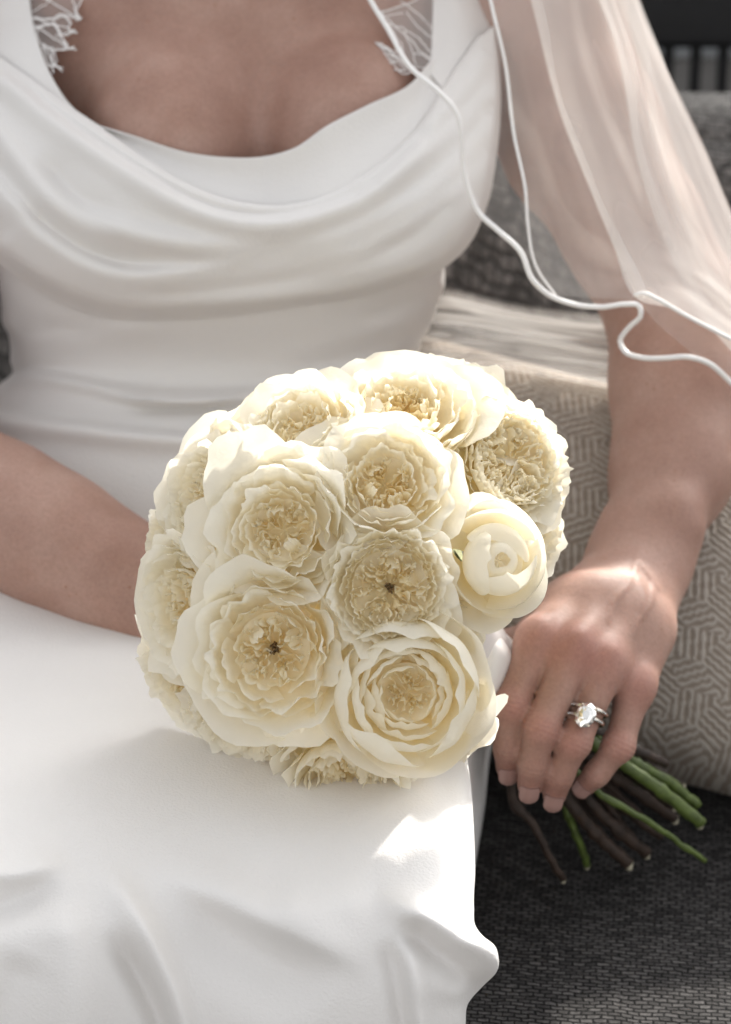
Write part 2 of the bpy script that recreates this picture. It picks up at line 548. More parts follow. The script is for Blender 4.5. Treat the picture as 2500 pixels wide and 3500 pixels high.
# ------------------------------------------------------------------ pillow
def build_pillow():
    nu, nv = 420, 380
    u = np.linspace(-1, 1, nu); w = np.linspace(-1, 1, nv)
    U, W = np.meshgrid(u, w)
    TL, TR, BL, BR = (P(*c) for c in [(1330, 1120, 1.615), (3360, 1640, 1.60), (1400, 2470, 1.515), (3300, 2960, 1.45)])
    a = ((U + 1) / 2)[..., None]; b = ((W + 1) / 2)[..., None]
    # pinched edges
    pin = 0.045
    a2 = a + (0.5 - a) * pin * 2 * (b * (1 - b) * 4) * (np.abs(U)[..., None] ** 2)
    b2 = b + (0.5 - b) * pin * 2 * (a * (1 - a) * 4) * (np.abs(W)[..., None] ** 2)
    base = (TL * (1 - a2) + TR * a2) * (1 - b2) + (BL * (1 - a2) + BR * a2) * b2
    nrm = np.cross(TR - TL, BL - TL); nrm /= np.linalg.norm(nrm)
    if nrm[1] > 0: nrm = -nrm
    th = 0.075 * (np.clip(1 - U**2, 0, 1) ** 0.42) * (np.clip(1 - W**2, 0, 1) ** 0.42)
    # tumbling-block line pattern, metres
    X = U * 0.19; Y = W * 0.15
    s = 0.0245
    q = (2/3 * X) / s; r = (-1/3 * X + math.sqrt(3)/3 * Y) / s
    x_, z_ = q, r; y_ = -x_ - z_
    rx, ry, rz = np.round(x_), np.round(y_), np.round(z_)
    dx, dy, dz = abs(rx - x_), abs(ry - y_), abs(rz - z_)
    rx = np.where((dx > dy) & (dx > dz), -ry - rz, rx)
    rz = np.where(~((dx > dy) & (dx > dz)) & ~(dy > dz), -rx - np.where(dy > dz, ry, ry), rz)
    cx = s * 1.5 * rx; cy = s * math.sqrt(3) * (rz + rx / 2)
    lx, ly = X - cx, Y - cy
    ang = (np.arctan2(ly, lx) + np.pi / 3) % (2 * np.pi)
    k = np.floor(ang / (2 * np.pi / 3))
    ka = k * 2 * np.pi / 3 + np.pi / 3 - np.pi / 3
    co = lx * np.cos(ka + np.pi/6 + np.pi/2) + ly * np.sin(ka + np.pi/6 + np.pi/2)
    wob = 0.0005 * np.sin(X * 900 + 3 * np.sin(Y * 300))
    st = 0.5 + 0.5 * np.cos((co + wob) / 0.0049 * 2 * np.pi)
    line = np.clip((st - 0.45) / 0.3, 0, 1)
    edge = np.clip((1 - np.maximum(abs(U), abs(W))) * 20, 0, 1)
    front = base + nrm * (th + line * 0.0009 * edge)[..., None]
    back = base - nrm * th[..., None]
    f1 = gridf(nv, nu); f2 = gridf(nv, nu)[:, ::-1] + nu * nv
    V = np.concatenate([front.reshape(-1, 3), back.reshape(-1, 3)])
    A = np.concatenate([line.ravel(), line.ravel()])
    o = mk('throw_pillow', V, np.concatenate([f1, f2]), PILLOW, loc=P(2300, 2650, 1.51), attrs={'line': A})
    tag(o, 'beige woven throw pillow with raised geometric line pattern behind the arm', 'pillow')
build_pillow()

# ------------------------------------------------------------------ body by smooth-union distance field
def smin(a, b, k):
    h = np.clip(0.5 + 0.5 * (b - a) / k, 0, 1)
    return b + (a - b) * h - k * h * (1 - h)

def rcone(p, a, b, r1, r2):
    ba = b - a; l2 = ba @ ba
    t = np.clip(((p - a) @ ba) / l2, 0, 1)
    d = np.linalg.norm(p - a - t[..., None] * ba, axis=-1)
    return d - (r1 + (r2 - r1) * t)

def ellip(p, c, M, r):
    q = (p - c) @ M
    k0 = np.linalg.norm(q / r, axis=-1); k1 = np.linalg.norm(q / (r * r), axis=-1)
    return k0 * (k0 - 1.0) / np.maximum(k1, 1e-9)

CAMM = np.stack([camvec(1, 0, 0), camvec(0, 1, 0), camvec(0, 0, 1)], 1)   # columns: camera axes

class Prim:
    def __init__(s, kind, k, *a):
        s.kind, s.k, s.a = kind, k, a
    def ev(s, p):
        return rcone(p, *s.a) if s.kind == 'c' else ellip(p, *s.a)

def C(a, b, r1, r2, k): return Prim('c', k, P(*a), P(*b), r1, r2)
def chain(pts, k):
    return [C(pts[i][:3], pts[i+1][:3], pts[i][3], pts[i+1][3], k) for i in range(len(pts) - 1)]
def E(c, r, k, rot=0.0):
    cr, sr = math.cos(rot), math.sin(rot)
    Rm = np.array([[cr, -sr, 0], [sr, cr, 0], [0, 0, 1]])
    return Prim('e', k, P(*c), CAMM @ Rm, np.array(r, float))

def mesh_sdf(groups, kg, vox):
    """groups: lists of prims; prims blend inside a group with their k, groups blend with kg. Sparse block surface nets."""
    allp = [q for g_ in groups for q in g_]
    los, his = [], []
    for q in allp:
        if q.kind == 'c':
            a, b, r1, r2 = q.a; r = max(r1, r2) + 0.02
            los.append(np.minimum(a, b) - r); his.append(np.maximum(a, b) + r)
        else:
            c, M, r = q.a; R_ = r.max() + 0.02
            los.append(c - R_); his.append(c + R_)
    lo = np.min(los, 0); hi = np.max(his, 0)
    B = 8; bs = vox * B
    nb = np.ceil((hi - lo) / bs).astype(int) + 1
    gi = np.stack(np.meshgrid(*[np.arange(n) for n in nb], indexing='ij'), -1).reshape(-1, 3)
    cen = lo + (gi + 0.5) * bs
    hd = bs * 0.8661
    def evalg(pts, blkcen, shape):
        tot = None; fa = None
        for gi_, g_ in enumerate(groups):
            acc = np.full(shape, 1.0)
            for q in g_:
                near = q.ev(blkcen) < hd * 1.5 + 0.03 + 2.0 * q.k
                if not near.any(): continue
                dv = q.ev(pts[near])
                acc[near] = smin(acc[near], dv, q.k)
            if kg[gi_] < 0:                      # fingers: joined hard to each other, softly to the hand
                fa = acc if fa is None else smin(fa, acc, -kg[gi_])
            else:
                tot = acc if tot is None else smin(tot, acc, kg[gi_])
        return tot if fa is None else smin(tot, fa, 0.0075)
    dc = evalg(cen, cen, (len(cen),))
    keep = np.abs(dc) < hd * 1.6 + 0.012
    gi = gi[keep]; cen = cen[keep]
    off = np.stack(np.meshgrid(*[np.arange(B + 1)] * 3, indexing='ij'), -1)       # 9,9,9,3
    pts = lo + (gi[:, None, None, None, :] * B + off[None]) * vox
    D = evalg(pts, cen, pts.shape[:-1])
    n = len(gi)
    s = D < 0
    # cells
    corn = [(i, j, k) for i in (0, 1) for j in (0, 1) for k in (0, 1)]
    cs = sum(s[:, i:B+i, j:B+j, k:B+k].astype(np.int8) for i, j, k in corn)
    act = (cs > 0) & (cs < 8)
    bi, ci, cj, ck = np.nonzero(act)
    acc = np.zeros((len(bi), 3)); cnt = np.zeros(len(bi))
    edges = [(a, b) for a in corn for b in corn if sum(abs(x - y) for x, y in zip(a, b)) == 1 and a < b]
    for a, b in edges:
        da = D[bi, ci + a[0], cj + a[1], ck + a[2]]; db = D[bi, ci + b[0], cj + b[1], ck + b[2]]
        cr = (da < 0) != (db < 0)
        t = np.where(cr, da / np.where(da == db, 1, da - db), 0)
        acc += cr[:, None] * (np.array(a)[None] + t[:, None] * (np.array(b) - np.array(a))[None])
        cnt += cr
    cell = gi[bi] * B + np.stack([ci, cj, ck], -1)
    verts = lo + (cell + acc / cnt[:, None]) * vox
    dim = nb * B + 4
    key = (cell[:, 0] * dim[1] + cell[:, 1]) * dim[2] + cell[:, 2]
    order = np.argsort(key); skey = key[order]
    def look(c):
        kk = (c[:, 0] * dim[1] + c[:, 1]) * dim[2] + c[:, 2]
        i = np.clip(np.searchsorted(skey, kk), 0, len(skey) - 1)
        return np.where(skey[i] == kk, order[i], -1)
    faces = []
    for ax in range(3):
        e = [0, 0, 0]; e[ax] = 1
        s0 = s[bi, ci, cj, ck]; s1 = s[bi, ci + e[0], cj + e[1], ck + e[2]]
        m = s0 != s1
        c = cell[m]; sg = s0[m]
        u = [(0, 0, 0)] * 4
        ax1, ax2 = (ax + 1) % 3, (ax + 2) % 3
        q = []
        for o1, o2 in ((0, 0), (-1, 0), (-1, -1), (0, -1)):
            cc = c.copy(); cc[:, ax1] += o1; cc[:, ax2] += o2
            q.append(look(cc))
        q = np.stack(q, -1)
        ok = (q >= 0).all(1)
        q = q[ok]; sg = sg[ok]
        q = np.where(sg[:, None], q, q[:, ::-1])
        faces.append(q)
    faces = np.concatenate(faces)
    # light smoothing
    for it in range(2):
        a = np.zeros_like(verts); w = np.zeros(len(verts))
        for i in range(4):
            j = (i + 1) % 4
            np.add.at(a, faces[:, i], verts[faces[:, j]]); np.add.at(w, faces[:, i], 1)
            np.add.at(a, faces[:, j], verts[faces[:, i]]); np.add.at(w, faces[:, j], 1)
        verts = np.where(w[:, None] > 0, verts * 0.5 + 0.5 * a / np.maximum(w, 1)[:, None], verts)
    return verts, faces

FING = {
 'index':  [(1842, 2190, 1.347, 0.01064), (1748, 2412, 1.336, 0.00855), (1738, 2555, 1.344, 0.00760), (1737, 2622, 1.352, 0.00665)],
 'middle': [(1968, 2218, 1.340, 0.01045), (1850, 2492, 1.329, 0.00855), (1822, 2615, 1.337, 0.00760), (1811, 2684, 1.345, 0.00665)],
 'ring':   [(2074, 2272, 1.344, 0.01007), (1962, 2540, 1.334, 0.00817), (1912, 2652, 1.342, 0.00732), (1896, 2716, 1.350, 0.00636)],
 'little': [(2172, 2346, 1.357, 0.00931), (2114, 2552, 1.347, 0.00760), (2040, 2645, 1.353, 0.00665), (2000, 2684, 1.361, 0.00589)],
}
def build_body():
    torso = [
        E((830, 560, 1.575), (.118, .20, .085), .02),
        E((850, 0, 1.575), (.155, .15, .078), .05),
        E((600, 520, 1.508), (.0515, .066, .060), .022),
        E((1180, 490, 1.511), (.0505, .066, .060), .014),
        E((740, 1250, 1.585), (.092, .15, .058), .03),
        E((700, 1780, 1.585), (.130, .13, .075), .04),
        E((860, -480, 1.585), (.150, .12, .07), .06), C((880, -820, 1.60), (900, -1250, 1.60), .062, .055, .04),
        C((860, -820, 1.60), (1640, -720, 1.585), .050, .056, .05),
        C((860, -820, 1.60), (60, -720, 1.585), .050, .056, .05),
        E((905, -1700, 1.575), (.075, .110, .095), .02),
        E((905, -1480, 1.535), (.045, .05, .05), .03),
        C((905, -1640, 1.468), (905, -1580, 1.462), .010, .013, .02),
        C((480, -1670, 1.585), (490, -1610, 1.585), .012, .01, .01), C((1330, -1670, 1.585), (1320, -1610, 1.585), .012, .01, .01),
        C((330, 1980, 1.58), (90, 2900, 1.34), .066, .048, .03), C((1040, 1980, 1.58), (1080, 2850, 1.35), .066, .048, .03),
        C((90, 2900, 1.34), (60, 4900, 1.47), .048, .036, .02), C((1080, 2850, 1.35), (1060, 4900, 1.47), .054, .036, .02),
        C((60, 4900, 1.47), (40, 5100, 1.36), .034, .022, .02), C((1060, 4900, 1.47), (1080, 5100, 1.36), .034, .022, .02),
    ]
    larm = chain([(1640, -700, 1.585, .055), (1740, -350, 1.575, .049), (1850, 0, 1.56, .0445), (1995, 480, 1.545, .0455), (2168, 790, 1.53, .0385), (2335, 1110, 1.515, .0385)], .02) \
         + chain([(2335, 1110, 1.515, .0385), (2335, 1330, 1.497, .0385), (2300, 1600, 1.470, .0315), (2235, 1790, 1.447, .0262)], .02) \
         + [E((2190, 1880, 1.434), (.0275, .03, .0205), .015, R(-22))] \
         + [C((2310, 1750, 1.430), (2318, 1790, 1.428), .010, .009, .02)]
    rarm = chain([(60, -700, 1.585, .055), (-250, 200, 1.565, .046), (-520, 1250, 1.50, .040)], .02) \
         + chain([(-520, 1250, 1.50, .041), (-250, 1620, 1.455, .0385), (0, 1755, 1.428, .0362), (200, 1858, 1.412, .0335), (400, 1975, 1.400, .0292), (600, 2110, 1.392, .0262), (760, 2190, 1.385, .0255)], .02) \
         + [E((860, 2225, 1.39), (.034, .034, .016), .015, R(-20))] \
         + chain([(930, 2160, 1.385, .010), (1080, 2160, 1.39, .0085), (1190, 2180, 1.40, .0075)], .004)
    rf = [chain([(950, y0, 1.392, .010), (1110, y0 + 12, 1.402, .0085), (1230, y0 + 20, 1.40, .0078), (1290, y0 + 24, 1.39, .007)], .003)
          for y0 in (2215, 2265, 2315, 2362)]
    wr = [(2130, 1950, 1.423, .0165), (2165, 1955, 1.418, .017), (2205, 1960, 1.420, .017), (2240, 1965, 1.426, .0155)]
    palm = []
    for w_, fn in zip(wr, ('index', 'middle', 'ring', 'little')):
        m_ = FING[fn][0]
        mid = tuple((np.array(w_[:3]) * .45 + np.array(m_[:3]) * .55) + np.array([0, -14, -.002]))
        palm += [C(w_[:3], mid, w_[3], .0142, .014), C(mid, m_[:3], .0142, m_[3] + .0012, .012)]
    # thumb base and thumb behind the handle
    palm += chain([(2095, 2010, 1.420, .0165), (1930, 2120, 1.392, .0150), (1835, 2190, 1.386, .0125)], .014)
    palm += [E((2040, 2190, 1.372), (.030, .030, .013), .012)]
    # knuckles
    for fn, rr in (('index', .0072), ('middle', .0062), ('ring', .0058), ('little', .0062)):
        m_ = FING[fn][0]
        palm.append(C((m_[0] - 4, m_[1] - 6, m_[2] - .0055), (m_[0] + 8, m_[1] - 34, m_[2] - .0035), rr, rr * .8, .007))
    # tendons and veins on the back of the hand and the wrist
    for fn, a in (('index', (2135, 1985, 1.403)), ('middle', (2165, 1990, 1.398)), ('ring', (2200, 1995, 1.399))):
        m_ = FING[fn][0]
        palm.append(C((m_[0] + 10, m_[1] - 40, m_[2] - .0085), a, .0022, .0016, .009))
    vein = [[(2185, 1880), (2170, 1950), (2140, 2010), (2095, 2040)], [(2170, 1950), (2205, 2040), (2195, 2110)], [(2240, 1960), (2225, 2060), (2180, 2130), (2170, 2190)],
            [(2140, 2010), (2090, 2075), (2080, 2140)], [(2170, 1890), (2230, 1975), (2265, 2030)]]
    thumb = chain([(1835, 2190, 1.388, .0122), (1752, 2212, 1.400, .0098), (1688, 2300, 1.404, .0088), (1684, 2352, 1.396, .0076)], .004)
    fing = []
    for fn, pts in FING.items():
        ch = chain(pts, .0035)
        pip = pts[1]
        ch.append(E((pip[0], pip[1] - 4, pip[2] - .0012), (.0086, .0080, .0080), .004))
        fing.append(ch)
    groups = [torso, larm, rarm] + rf + [palm, thumb] + fing
    kg = [0, .03, .03, .004, .004, .004, .004, .016, .004, -.0014, -.0014, -.0014, -.0014]
    # fingers should not melt into each other: give the palm fingers' union with a tiny blend
    v, f = mesh_sdf(groups, kg, 0.0018)
    # redness of knuckles, finger joints and tips (skin colour, not light)
    fl = np.zeros(len(v))
    for fn, pts in FING.items():
        for i, (w, a) in enumerate(((.013, .36), (.010, .34), (.007, .15), (.008, .3))):
            c = P(pts[i][0], pts[i][1], pts[i][2] - pts[i][3])
            fl += a * np.exp(-(np.linalg.norm(v - c, axis=1) / w) ** 2)
    ju = np.zeros(len(v)); jm = np.zeros(len(v))
    for fn, pts in FING.items():
        for i in (1, 2):
            c = P(*pts[i][:3]); t_ = P(*pts[i + 1][:3]) - P(*pts[i - 1][:3]); t_ /= np.linalg.norm(t_)
            a_ = (v - c) @ t_
            rd_ = np.linalg.norm((v - c) - a_[:, None] * t_, axis=1)
            m_ = np.exp(-(a_ / (.0052 if i == 1 else .003)) ** 2) * (rd_ < pts[i][3] * 1.5)
            ju = np.where(m_ > .02, a_ * 1000, ju); jm += m_
    # vein relief along camera-facing normals on the hand
    pc = v.copy()
    rel = pc - np.array([0, 0, CAMZ])
    d = rel[:, 1] * CP - rel[:, 2] * SP
    yy = rel[:, 1] * SP + rel[:, 2] * CP
    px = 1250 + rel[:, 0] / d * F; py = 1750 - yy / d * F
    hm = (px > 1900) & (px < 2420) & (py > 1780) & (py < 2330) & (d < 1.425)
    bulge = np.zeros(hm.sum())
    for pl in vein:
        dd, fr, sd = pdist(px[hm], py[hm], pl)
        bulge = np.maximum(bulge, np.exp(-(dd / 9.5) ** 2) * np.clip(np.minimum(fr, 1 - fr) * 6, 0, 1))
    tocam = np.array([0, 0, CAMZ]) - v[hm]; tocam /= np.linalg.norm(tocam, axis=1)[:, None]
    v[hm] += tocam * (bulge * 0.0016)[:, None]
    o = mk('person', v, f, SKIN, loc=P(700, 2000, 1.60), attrs={'flush': np.clip(fl, 0, .75), 'joint_u': ju, 'joint_m': np.clip(jm, 0, 1)})
    tag(o, 'seated bride in white satin dress holding rose bouquet, one hand on stems', 'person')
    return o
person = build_body()

def build_nails():
    for fn, pts in FING.items():
        a = P(*pts[2][:3]); b = P(*pts[3][:3])
        t = b - a; t /= np.linalg.norm(t)
        c = camvec(0, 0.10, 1.0); n_ = c - t * (c @ t); n_ /= np.linalg.norm(n_)
        s = np.cross(t, n_)
        r = pts[3][3]; L = .0125 if fn != 'little' else .0105
        base = b - t * (.0042)
        U, V = np.meshgrid(np.linspace(-1, 1, 11), np.linspace(0, 1, 12))
        w = np.where(V < .2, np.sqrt(np.clip(1 - ((.2 - V) / .2) ** 2, 0, 1)) * .35 + .65, 1.0)
        w = np.where(V > .60, np.sqrt(np.clip(1 - ((V - .60) / .42) ** 2, 0, 1)), w) * .80
        an = U * w * 1.05
        rr = r + .0006 - .0004 * V
        drop = .0022 * np.clip(V - .55, 0, 1) ** 2 * 4
        pts3 = base + t * (V * L)[..., None] + s * (rr * np.sin(an))[..., None] + n_ * (rr * np.cos(an) - drop)[..., None]
        back = pts3 - n_ * .0006
        ff = gridf(12, 11)
        k = 132
        rim = []
        bd = list(range(11)) + [11 * i + 10 for i in range(1, 12)] + [121 + j for j in range(9, -1, -1)] + [11 * i for i in range(10, 0, -1)]
        for i in range(len(bd)):
            p_, q_ = bd[i], bd[(i + 1) % len(bd)]
            rim.append([p_, q_, q_ + k, p_ + k])
        mk('fingernail', np.concatenate([pts3.reshape(-1, 3), back.reshape(-1, 3)]), ff.tolist() + (ff[:, ::-1] + k).tolist() + rim, NAIL, person)
build_nails()

def build_hair():
    # dark blonde hair swept back over the skull (above the frame)
    th, ph = np.meshgrid(np.linspace(-2.55, 2.55, 40) , np.linspace(0.02, 1.95, 24))
    c = P(905, -1720, 1.60)
    x = .086 * np.sin(ph) * np.sin(th); y = .122 * np.cos(ph); z = -.112 * np.sin(ph) * np.cos(th)
    wv_ = 1 + .02 * np.sin(th * 22 + 3 * np.sin(ph * 3))
    pts = c + (x * wv_)[..., None] * CAMM[:, 0] + y[..., None] * CAMM[:, 1] + (z * wv_)[..., None] * CAMM[:, 2]
    o = mk('hair', pts, gridf(24, 40), m_simple('hair', (0.10, 0.06, 0.03), 0.5, 0, 90, 0.4, 0.3, 0.4), person)
    sd = o.modifiers.new('thick', 'SOLIDIFY'); sd.thickness = .012; sd.offset = 1
build_hair()

# ------------------------------------------------------------------ dress
def torso_depth(px, py):
    cx = 800 - 0.05 * (py - 500)
    W = interp(py, [-400, 0, 400, 800, 1250, 1600, 2000], [900, 960, 960, 900, 760, 840, 950])
    d0 = interp(py, [-900, -400, 0, 300, 550, 700, 900, 1100, 1250, 1500, 1800, 2100], [1.545, 1.505, 1.484, 1.452, 1.432, 1.426, 1.436, 1.458, 1.470, 1.463, 1.445, 1.44])
    u = np.clip(np.abs(px - cx) / W, 0, 0.995)
    return d0 + 0.075 * (1 - np.sqrt(1 - u ** 2.4))

def dress_part(name, grid, folds, parent, off=0.0, m=None, thick=0.0012):
    px, py, d = grid[..., 0], grid[..., 1], grid[..., 2]
    d = d - off
    if folds: d = d - relief(px, py, folds, 1.35, 1.2)
    nv, nu = px.shape
    o = mk(name, P(px, py, d).reshape(-1, 3), gridf(nv, nu), m or DRESS, parent)
    if thick:
        sd = o.modifiers.new('cloth', 'SOLIDIFY'); sd.thickness = thick; sd.offset = -1
    return o

def build_dress():
    # fitted bodice: closed loft round the waist
    pyr = np.linspace(560, 2120, 150)
    xL = interp(pyr, [560, 850, 962, 1050, 1108, 1142, 1185, 1234, 1277, 1308, 1340, 1440, 1600, 1900, 2120], [-60, -30, -4, 6, 10, 28, 36, 36, 42, 6, -30, -90, -150, -260, -300])
    xR = interp(pyr, [560, 850, 908, 980, 1040, 1101, 1180, 1250, 1350, 1500, 1700, 1900, 2120], [1600, 1535, 1522, 1519, 1496, 1478, 1440, 1425, 1440, 1480, 1560, 1620, 1640])
    a = np.linspace(0, 2 * np.pi, 240, endpoint=False)
    A, _ = np.meshgrid(a, pyr)
    cx = ((xL + xR) / 2)[:, None]; W = ((xR - xL) / 2)[:, None]
    cs, sn = np.cos(A), np.sin(A)
    e = 0.86
    px = cx + W * np.sign(cs) * np.abs(cs) ** e
    d0 = interp(pyr, [560, 700, 900, 1100, 1250, 1330, 1500, 1800, 2120], [1.460, 1.446, 1.444, 1.470, 1.490, 1.490, 1.468, 1.450, 1.445])[:, None]
    T = 0.095
    d = d0 + T - T * np.sign(sn) * np.abs(sn) ** e * np.where(sn > 0, 1, 0.9)
    py = np.broadcast_to(pyr[:, None], px.shape)
    folds = [
        ([(-40, 1296), (120, 1282), (260, 1306), (420, 1338), (600, 1352), (800, 1350), (1000, 1330)], 4.0, 22, 40, 0, .2),
        ([(330, 1346), (520, 1370), (700, 1372), (900, 1360)], 3.2, 12, 16, .3, .3),
        ([(420, 1400), (560, 1398), (760, 1392), (900, 1380)], -2.2, 14, 16, .3, .3),
        ([(-90, 1424), (120, 1440), (300, 1462), (480, 1484), (700, 1500), (900, 1500)], 4.2, 16, 60, 0, .1),
        ([(10, 1180), (200, 1160), (420, 1130), (700, 1120)], 1.0, 50, 60, .05, .4),
        ([(0, 1090), (120, 1110), (300, 1128), (420, 1120)], -1.2, 40, 50, .05, .4),
        ([(860, 1225), (1100, 1190), (1300, 1130), (1490, 1040)], 0.9, 50, 60, .3, .05),
        ([(900, 1330), (1100, 1290), (1300, 1220), (1450, 1150)], 1.2, 34, 40, .3, .05),
        ([(1200, 1100), (1360, 1050), (1500, 980)], -0.7, 40, 40, .3, .05),
        ([(-20, 1000), (20, 1110), (60, 1180)], 2.0, 30, 30, .1, .3),
    ]
    front = np.clip(sn * 2.5, 0, 1)
    d = d - relief(px, py, folds, 2.9, .85) * front
    bod = mk('dress', P(px, py, d).reshape(-1, 3), gridf(len(pyr), len(a), True), DRESS, person)
    # cowl: from crest fold to lower edge
    crest = [(-190, 90), (-110, 128), (0, 198), (77, 248), (192, 334), (339, 434), (462, 524), (616, 618), (731, 670), (847, 697), (962, 702), (1078, 679), (1155, 649), (1250, 594), (1365, 500), (1450, 410), (1500, 330), (1560, 240), (1640, 130)]
    bottom = [(-170, 640), (-110, 790), (0, 893), (115, 978), (231, 1039), (346, 1078), (500, 1093), (654, 1087), (847, 1071), (1039, 1041), (1250, 1006), (1400, 958), (1520, 908), (1600, 832), (1660, 700), (1694, 520), (1706, 380), (1702, 230), (1685, 90)]
    nu, nv = 300, 170
    c = spl(crest, nu); b = spl(bottom, nu)
    t = np.linspace(0, 1, nv)[:, None, None]
    q = c[None] * (1 - t) + b[None] * t
    px, py = q[..., 0], q[..., 1]
    T_ = t[..., 0]
    d = torso_depth(px, py) - 0.004
    # rounded roll at the crest and tucked lower edge
    d = d + 0.005 * np.exp(-(T_ / 0.03) ** 2) + 0.016 * np.exp(-((1 - T_) / 0.06) ** 2)
    folds = [
        ([(-120, 200), (0, 270), (154, 393), (346, 531), (500, 631), (654, 716), (808, 762), (924, 770), (1039, 754), (1155, 716), (1250, 678), (1404, 545), (1530, 400)], 5.0, 20, 42, .02, .12),
        ([(-100, 235), (0, 235), (192, 385), (339, 490), (500, 590), (654, 678), (847, 730), (1039, 716), (1250, 630), (1400, 510)], -2.0, 16, 18, .05, .2),
        ([(-60, 380), (0, 458), (46, 523), (115, 608), (231, 708), (346, 762), (462, 800), (616, 831), (770, 845), (1000, 838)], 6.5, 34, 44, .02, .35),
        ([(120, 520), (200, 610), (268, 690), (340, 735), (440, 760)], -6.0, 46, 40, .3, .4),
        ([(-60, 590), (0, 655), (115, 768), (231, 854), (346, 914), (462, 942), (616, 936), (770, 912), (900, 880)], 6.0, 26, 60, .02, .35),
        ([(60, 690), (180, 790), (300, 865), (440, 902), (600, 895)], -4.5, 26, 22, .2, .4),
        ([(0, 800), (150, 930), (300, 1010), (500, 1040), (760, 1020), (1000, 990)], 2.5, 50, 40, .05, .3),
        ([(900, 840), (1100, 830), (1260, 770), (1400, 690), (1530, 580), (1690, 400)], 3.0, 34, 46, .3, .03),
        ([(1000, 905), (1200, 870), (1350, 805), (1500, 715), (1690, 540)], 2.6, 32, 42, .3, .03),
        ([(1150, 690), (1300, 620), (1450, 520), (1600, 400), (1700, 300)], 2.2, 30, 34, .3, .03),
        ([(1050, 970), (1250, 930), (1450, 850), (1640, 690)], 2.2, 32, 40, .3, .03),
        ([(1300, 720), (1450, 620), (1580, 500), (1690, 340)], -1.2, 22, 22, .3, .05),
        ([(1430, 470), (1520, 380), (1600, 290), (1670, 180)], 2.5, 22, 26, .2, .05),
        ([(1250, 880), (1400, 800), (1560, 670)], -1.3, 22, 22, .3, .2),
        ([(330, 980), (500, 1000), (760, 985), (1000, 950), (1200, 900)], -1.5, 26, 26, .3, .3),
    ]
    dress_part('cowl', np.stack([px, py, d], -1), folds, bod, 0.0)
    # inner facing of the cowl, from neckline edge down to the crest
    neck = [(100, -60), (104, 0), (131, 139), (177, 262), (254, 377), (339, 431), (447, 462), (654, 523), (770, 537), (924, 531), (1001, 508), (1116, 431), (1250, 362), (1404, 285), (1473, 205), (1481, 100), (1481, -60)]
    crest2 = [(-330, 60), (-150, 110), (0, 198), (77, 248), (192, 334), (339, 438), (462, 526), (616, 620), (731, 672), (847, 699), (962, 704), (1078, 681), (1155, 651), (1250, 596), (1365, 502), (1450, 412), (1500, 332), (1570, 230), (1660, 100)]
    # strap side pieces widen above the crest
    def facing(nA, cA, nu, nv, sag, off0, off1, nm):
        a_ = spl(nA, nu); b_ = spl(cA, nu)
        t = np.linspace(0, 1, nv)[:, None]
        q = a_[None] * (1 - t[..., None]) + b_[None] * t[..., None]
        px, py = q[..., 0], q[..., 1]
        dn = torso_depth(a_[:, 0], a_[:, 1])[None]; dc_ = torso_depth(b_[:, 0], b_[:, 1])[None]
        dn = dn - (0.012 * np.clip((a_[:, 0] - 900) / 200, 0, 1) * np.clip((1500 - a_[:, 0]) / 150, 0, 1))[None] * (nm == 'facing')
        dc_ = dc_ - (0.006 * np.clip((b_[:, 0] - 900) / 200, 0, 1))[None] * (nm == 'facing')
        d = (dn + off0) * (1 - t) + (dc_ + off1) * t + sag * np.sin(np.pi * t) ** 1.2
        return dress_part(nm, np.stack([px, py, d], -1), [], bod, 0.0)
    facing([(330, 425), (447, 460), (654, 523), (770, 537), (924, 531), (1001, 508), (1116, 431), (1250, 362), (1404, 285), (1475, 205), (1560, 130)],
           [(330, 432), (462, 528), (616, 622), (731, 676), (847, 703), (962, 708), (1078, 685), (1250, 600), (1365, 506), (1500, 345), (1600, 250)], 140, 26, 0.004, 0.006, 0.008, 'facing')
    facing([(235, -760), (165, -400), (110, -160), (104, 0), (131, 139), (177, 262), (254, 377), (345, 440)],
           [(60, -760), (-70, -400), (-150, -160), (-180, 0), (-170, 130), (-90, 220), (60, 330), (330, 450)], 110, 24, -0.004, 0.010, 0.010, 'strap')
    facing([(1400, -760), (1450, -400), (1478, -160), (1481, 0), (1478, 110), (1474, 190), (1466, 225), (1462, 240)],
           [(1570, -760), (1630, -400), (1658, -160), (1668, 0), (1684, 110), (1700, 230), (1690, 380), (1620, 430)], 110, 30, -0.010, 0.004, 0.012, 'strap')
    # skirt over the lap
    pyt = np.r_[np.linspace(1880, 3900, 200), np.linspace(3900, 5000, 24)[1:]]
    d0 = interp(pyt, [1880, 2100, 2300, 2500, 2700, 2850, 3000, 3150, 3300, 3500, 3900, 4400, 5000], [1.432, 1.388, 1.332, 1.273, 1.221, 1.190, 1.168, 1.154, 1.148, 1.148, 1.170, 1.235, 1.36])
    xr = interp(pyt, [1880, 2300, 2500, 2604, 2700, 2820, 2980, 3100, 3172, 3200, 3228, 3268, 3324, 3372, 3428, 3500, 3900, 5000], [1560, 1580, 1590, 1600, 1612, 1620, 1625, 1621, 1630, 1652, 1688, 1704, 1697, 1650, 1602, 1592, 1590, 1600])
    xl = np.full_like(pyt, -330.)
    s = np.r_[np.linspace(0, .80, 230), np.linspace(.80, 1.0, 46)[1:]]
    S, PY = np.meshgrid(s, pyt)
    XR = xr[:, None]; XL = xl[:, None]
    rad = 430.0
    # angle past the shoulder of the thigh
    flat = np.clip(S / .62, 0, 1); an = np.clip((S - .62) / .38, 0, 1) * R(150)
    rr = rad * (0.55)
    px = XL + (XR - rr - XL) * flat + rr * np.sin(an)
    dz = 0.034 * (1 - np.cos(an)) + 0.11 * np.clip((an - R(95)) / R(55), 0, 1) ** 1.3
    d = d0[:, None] + dz
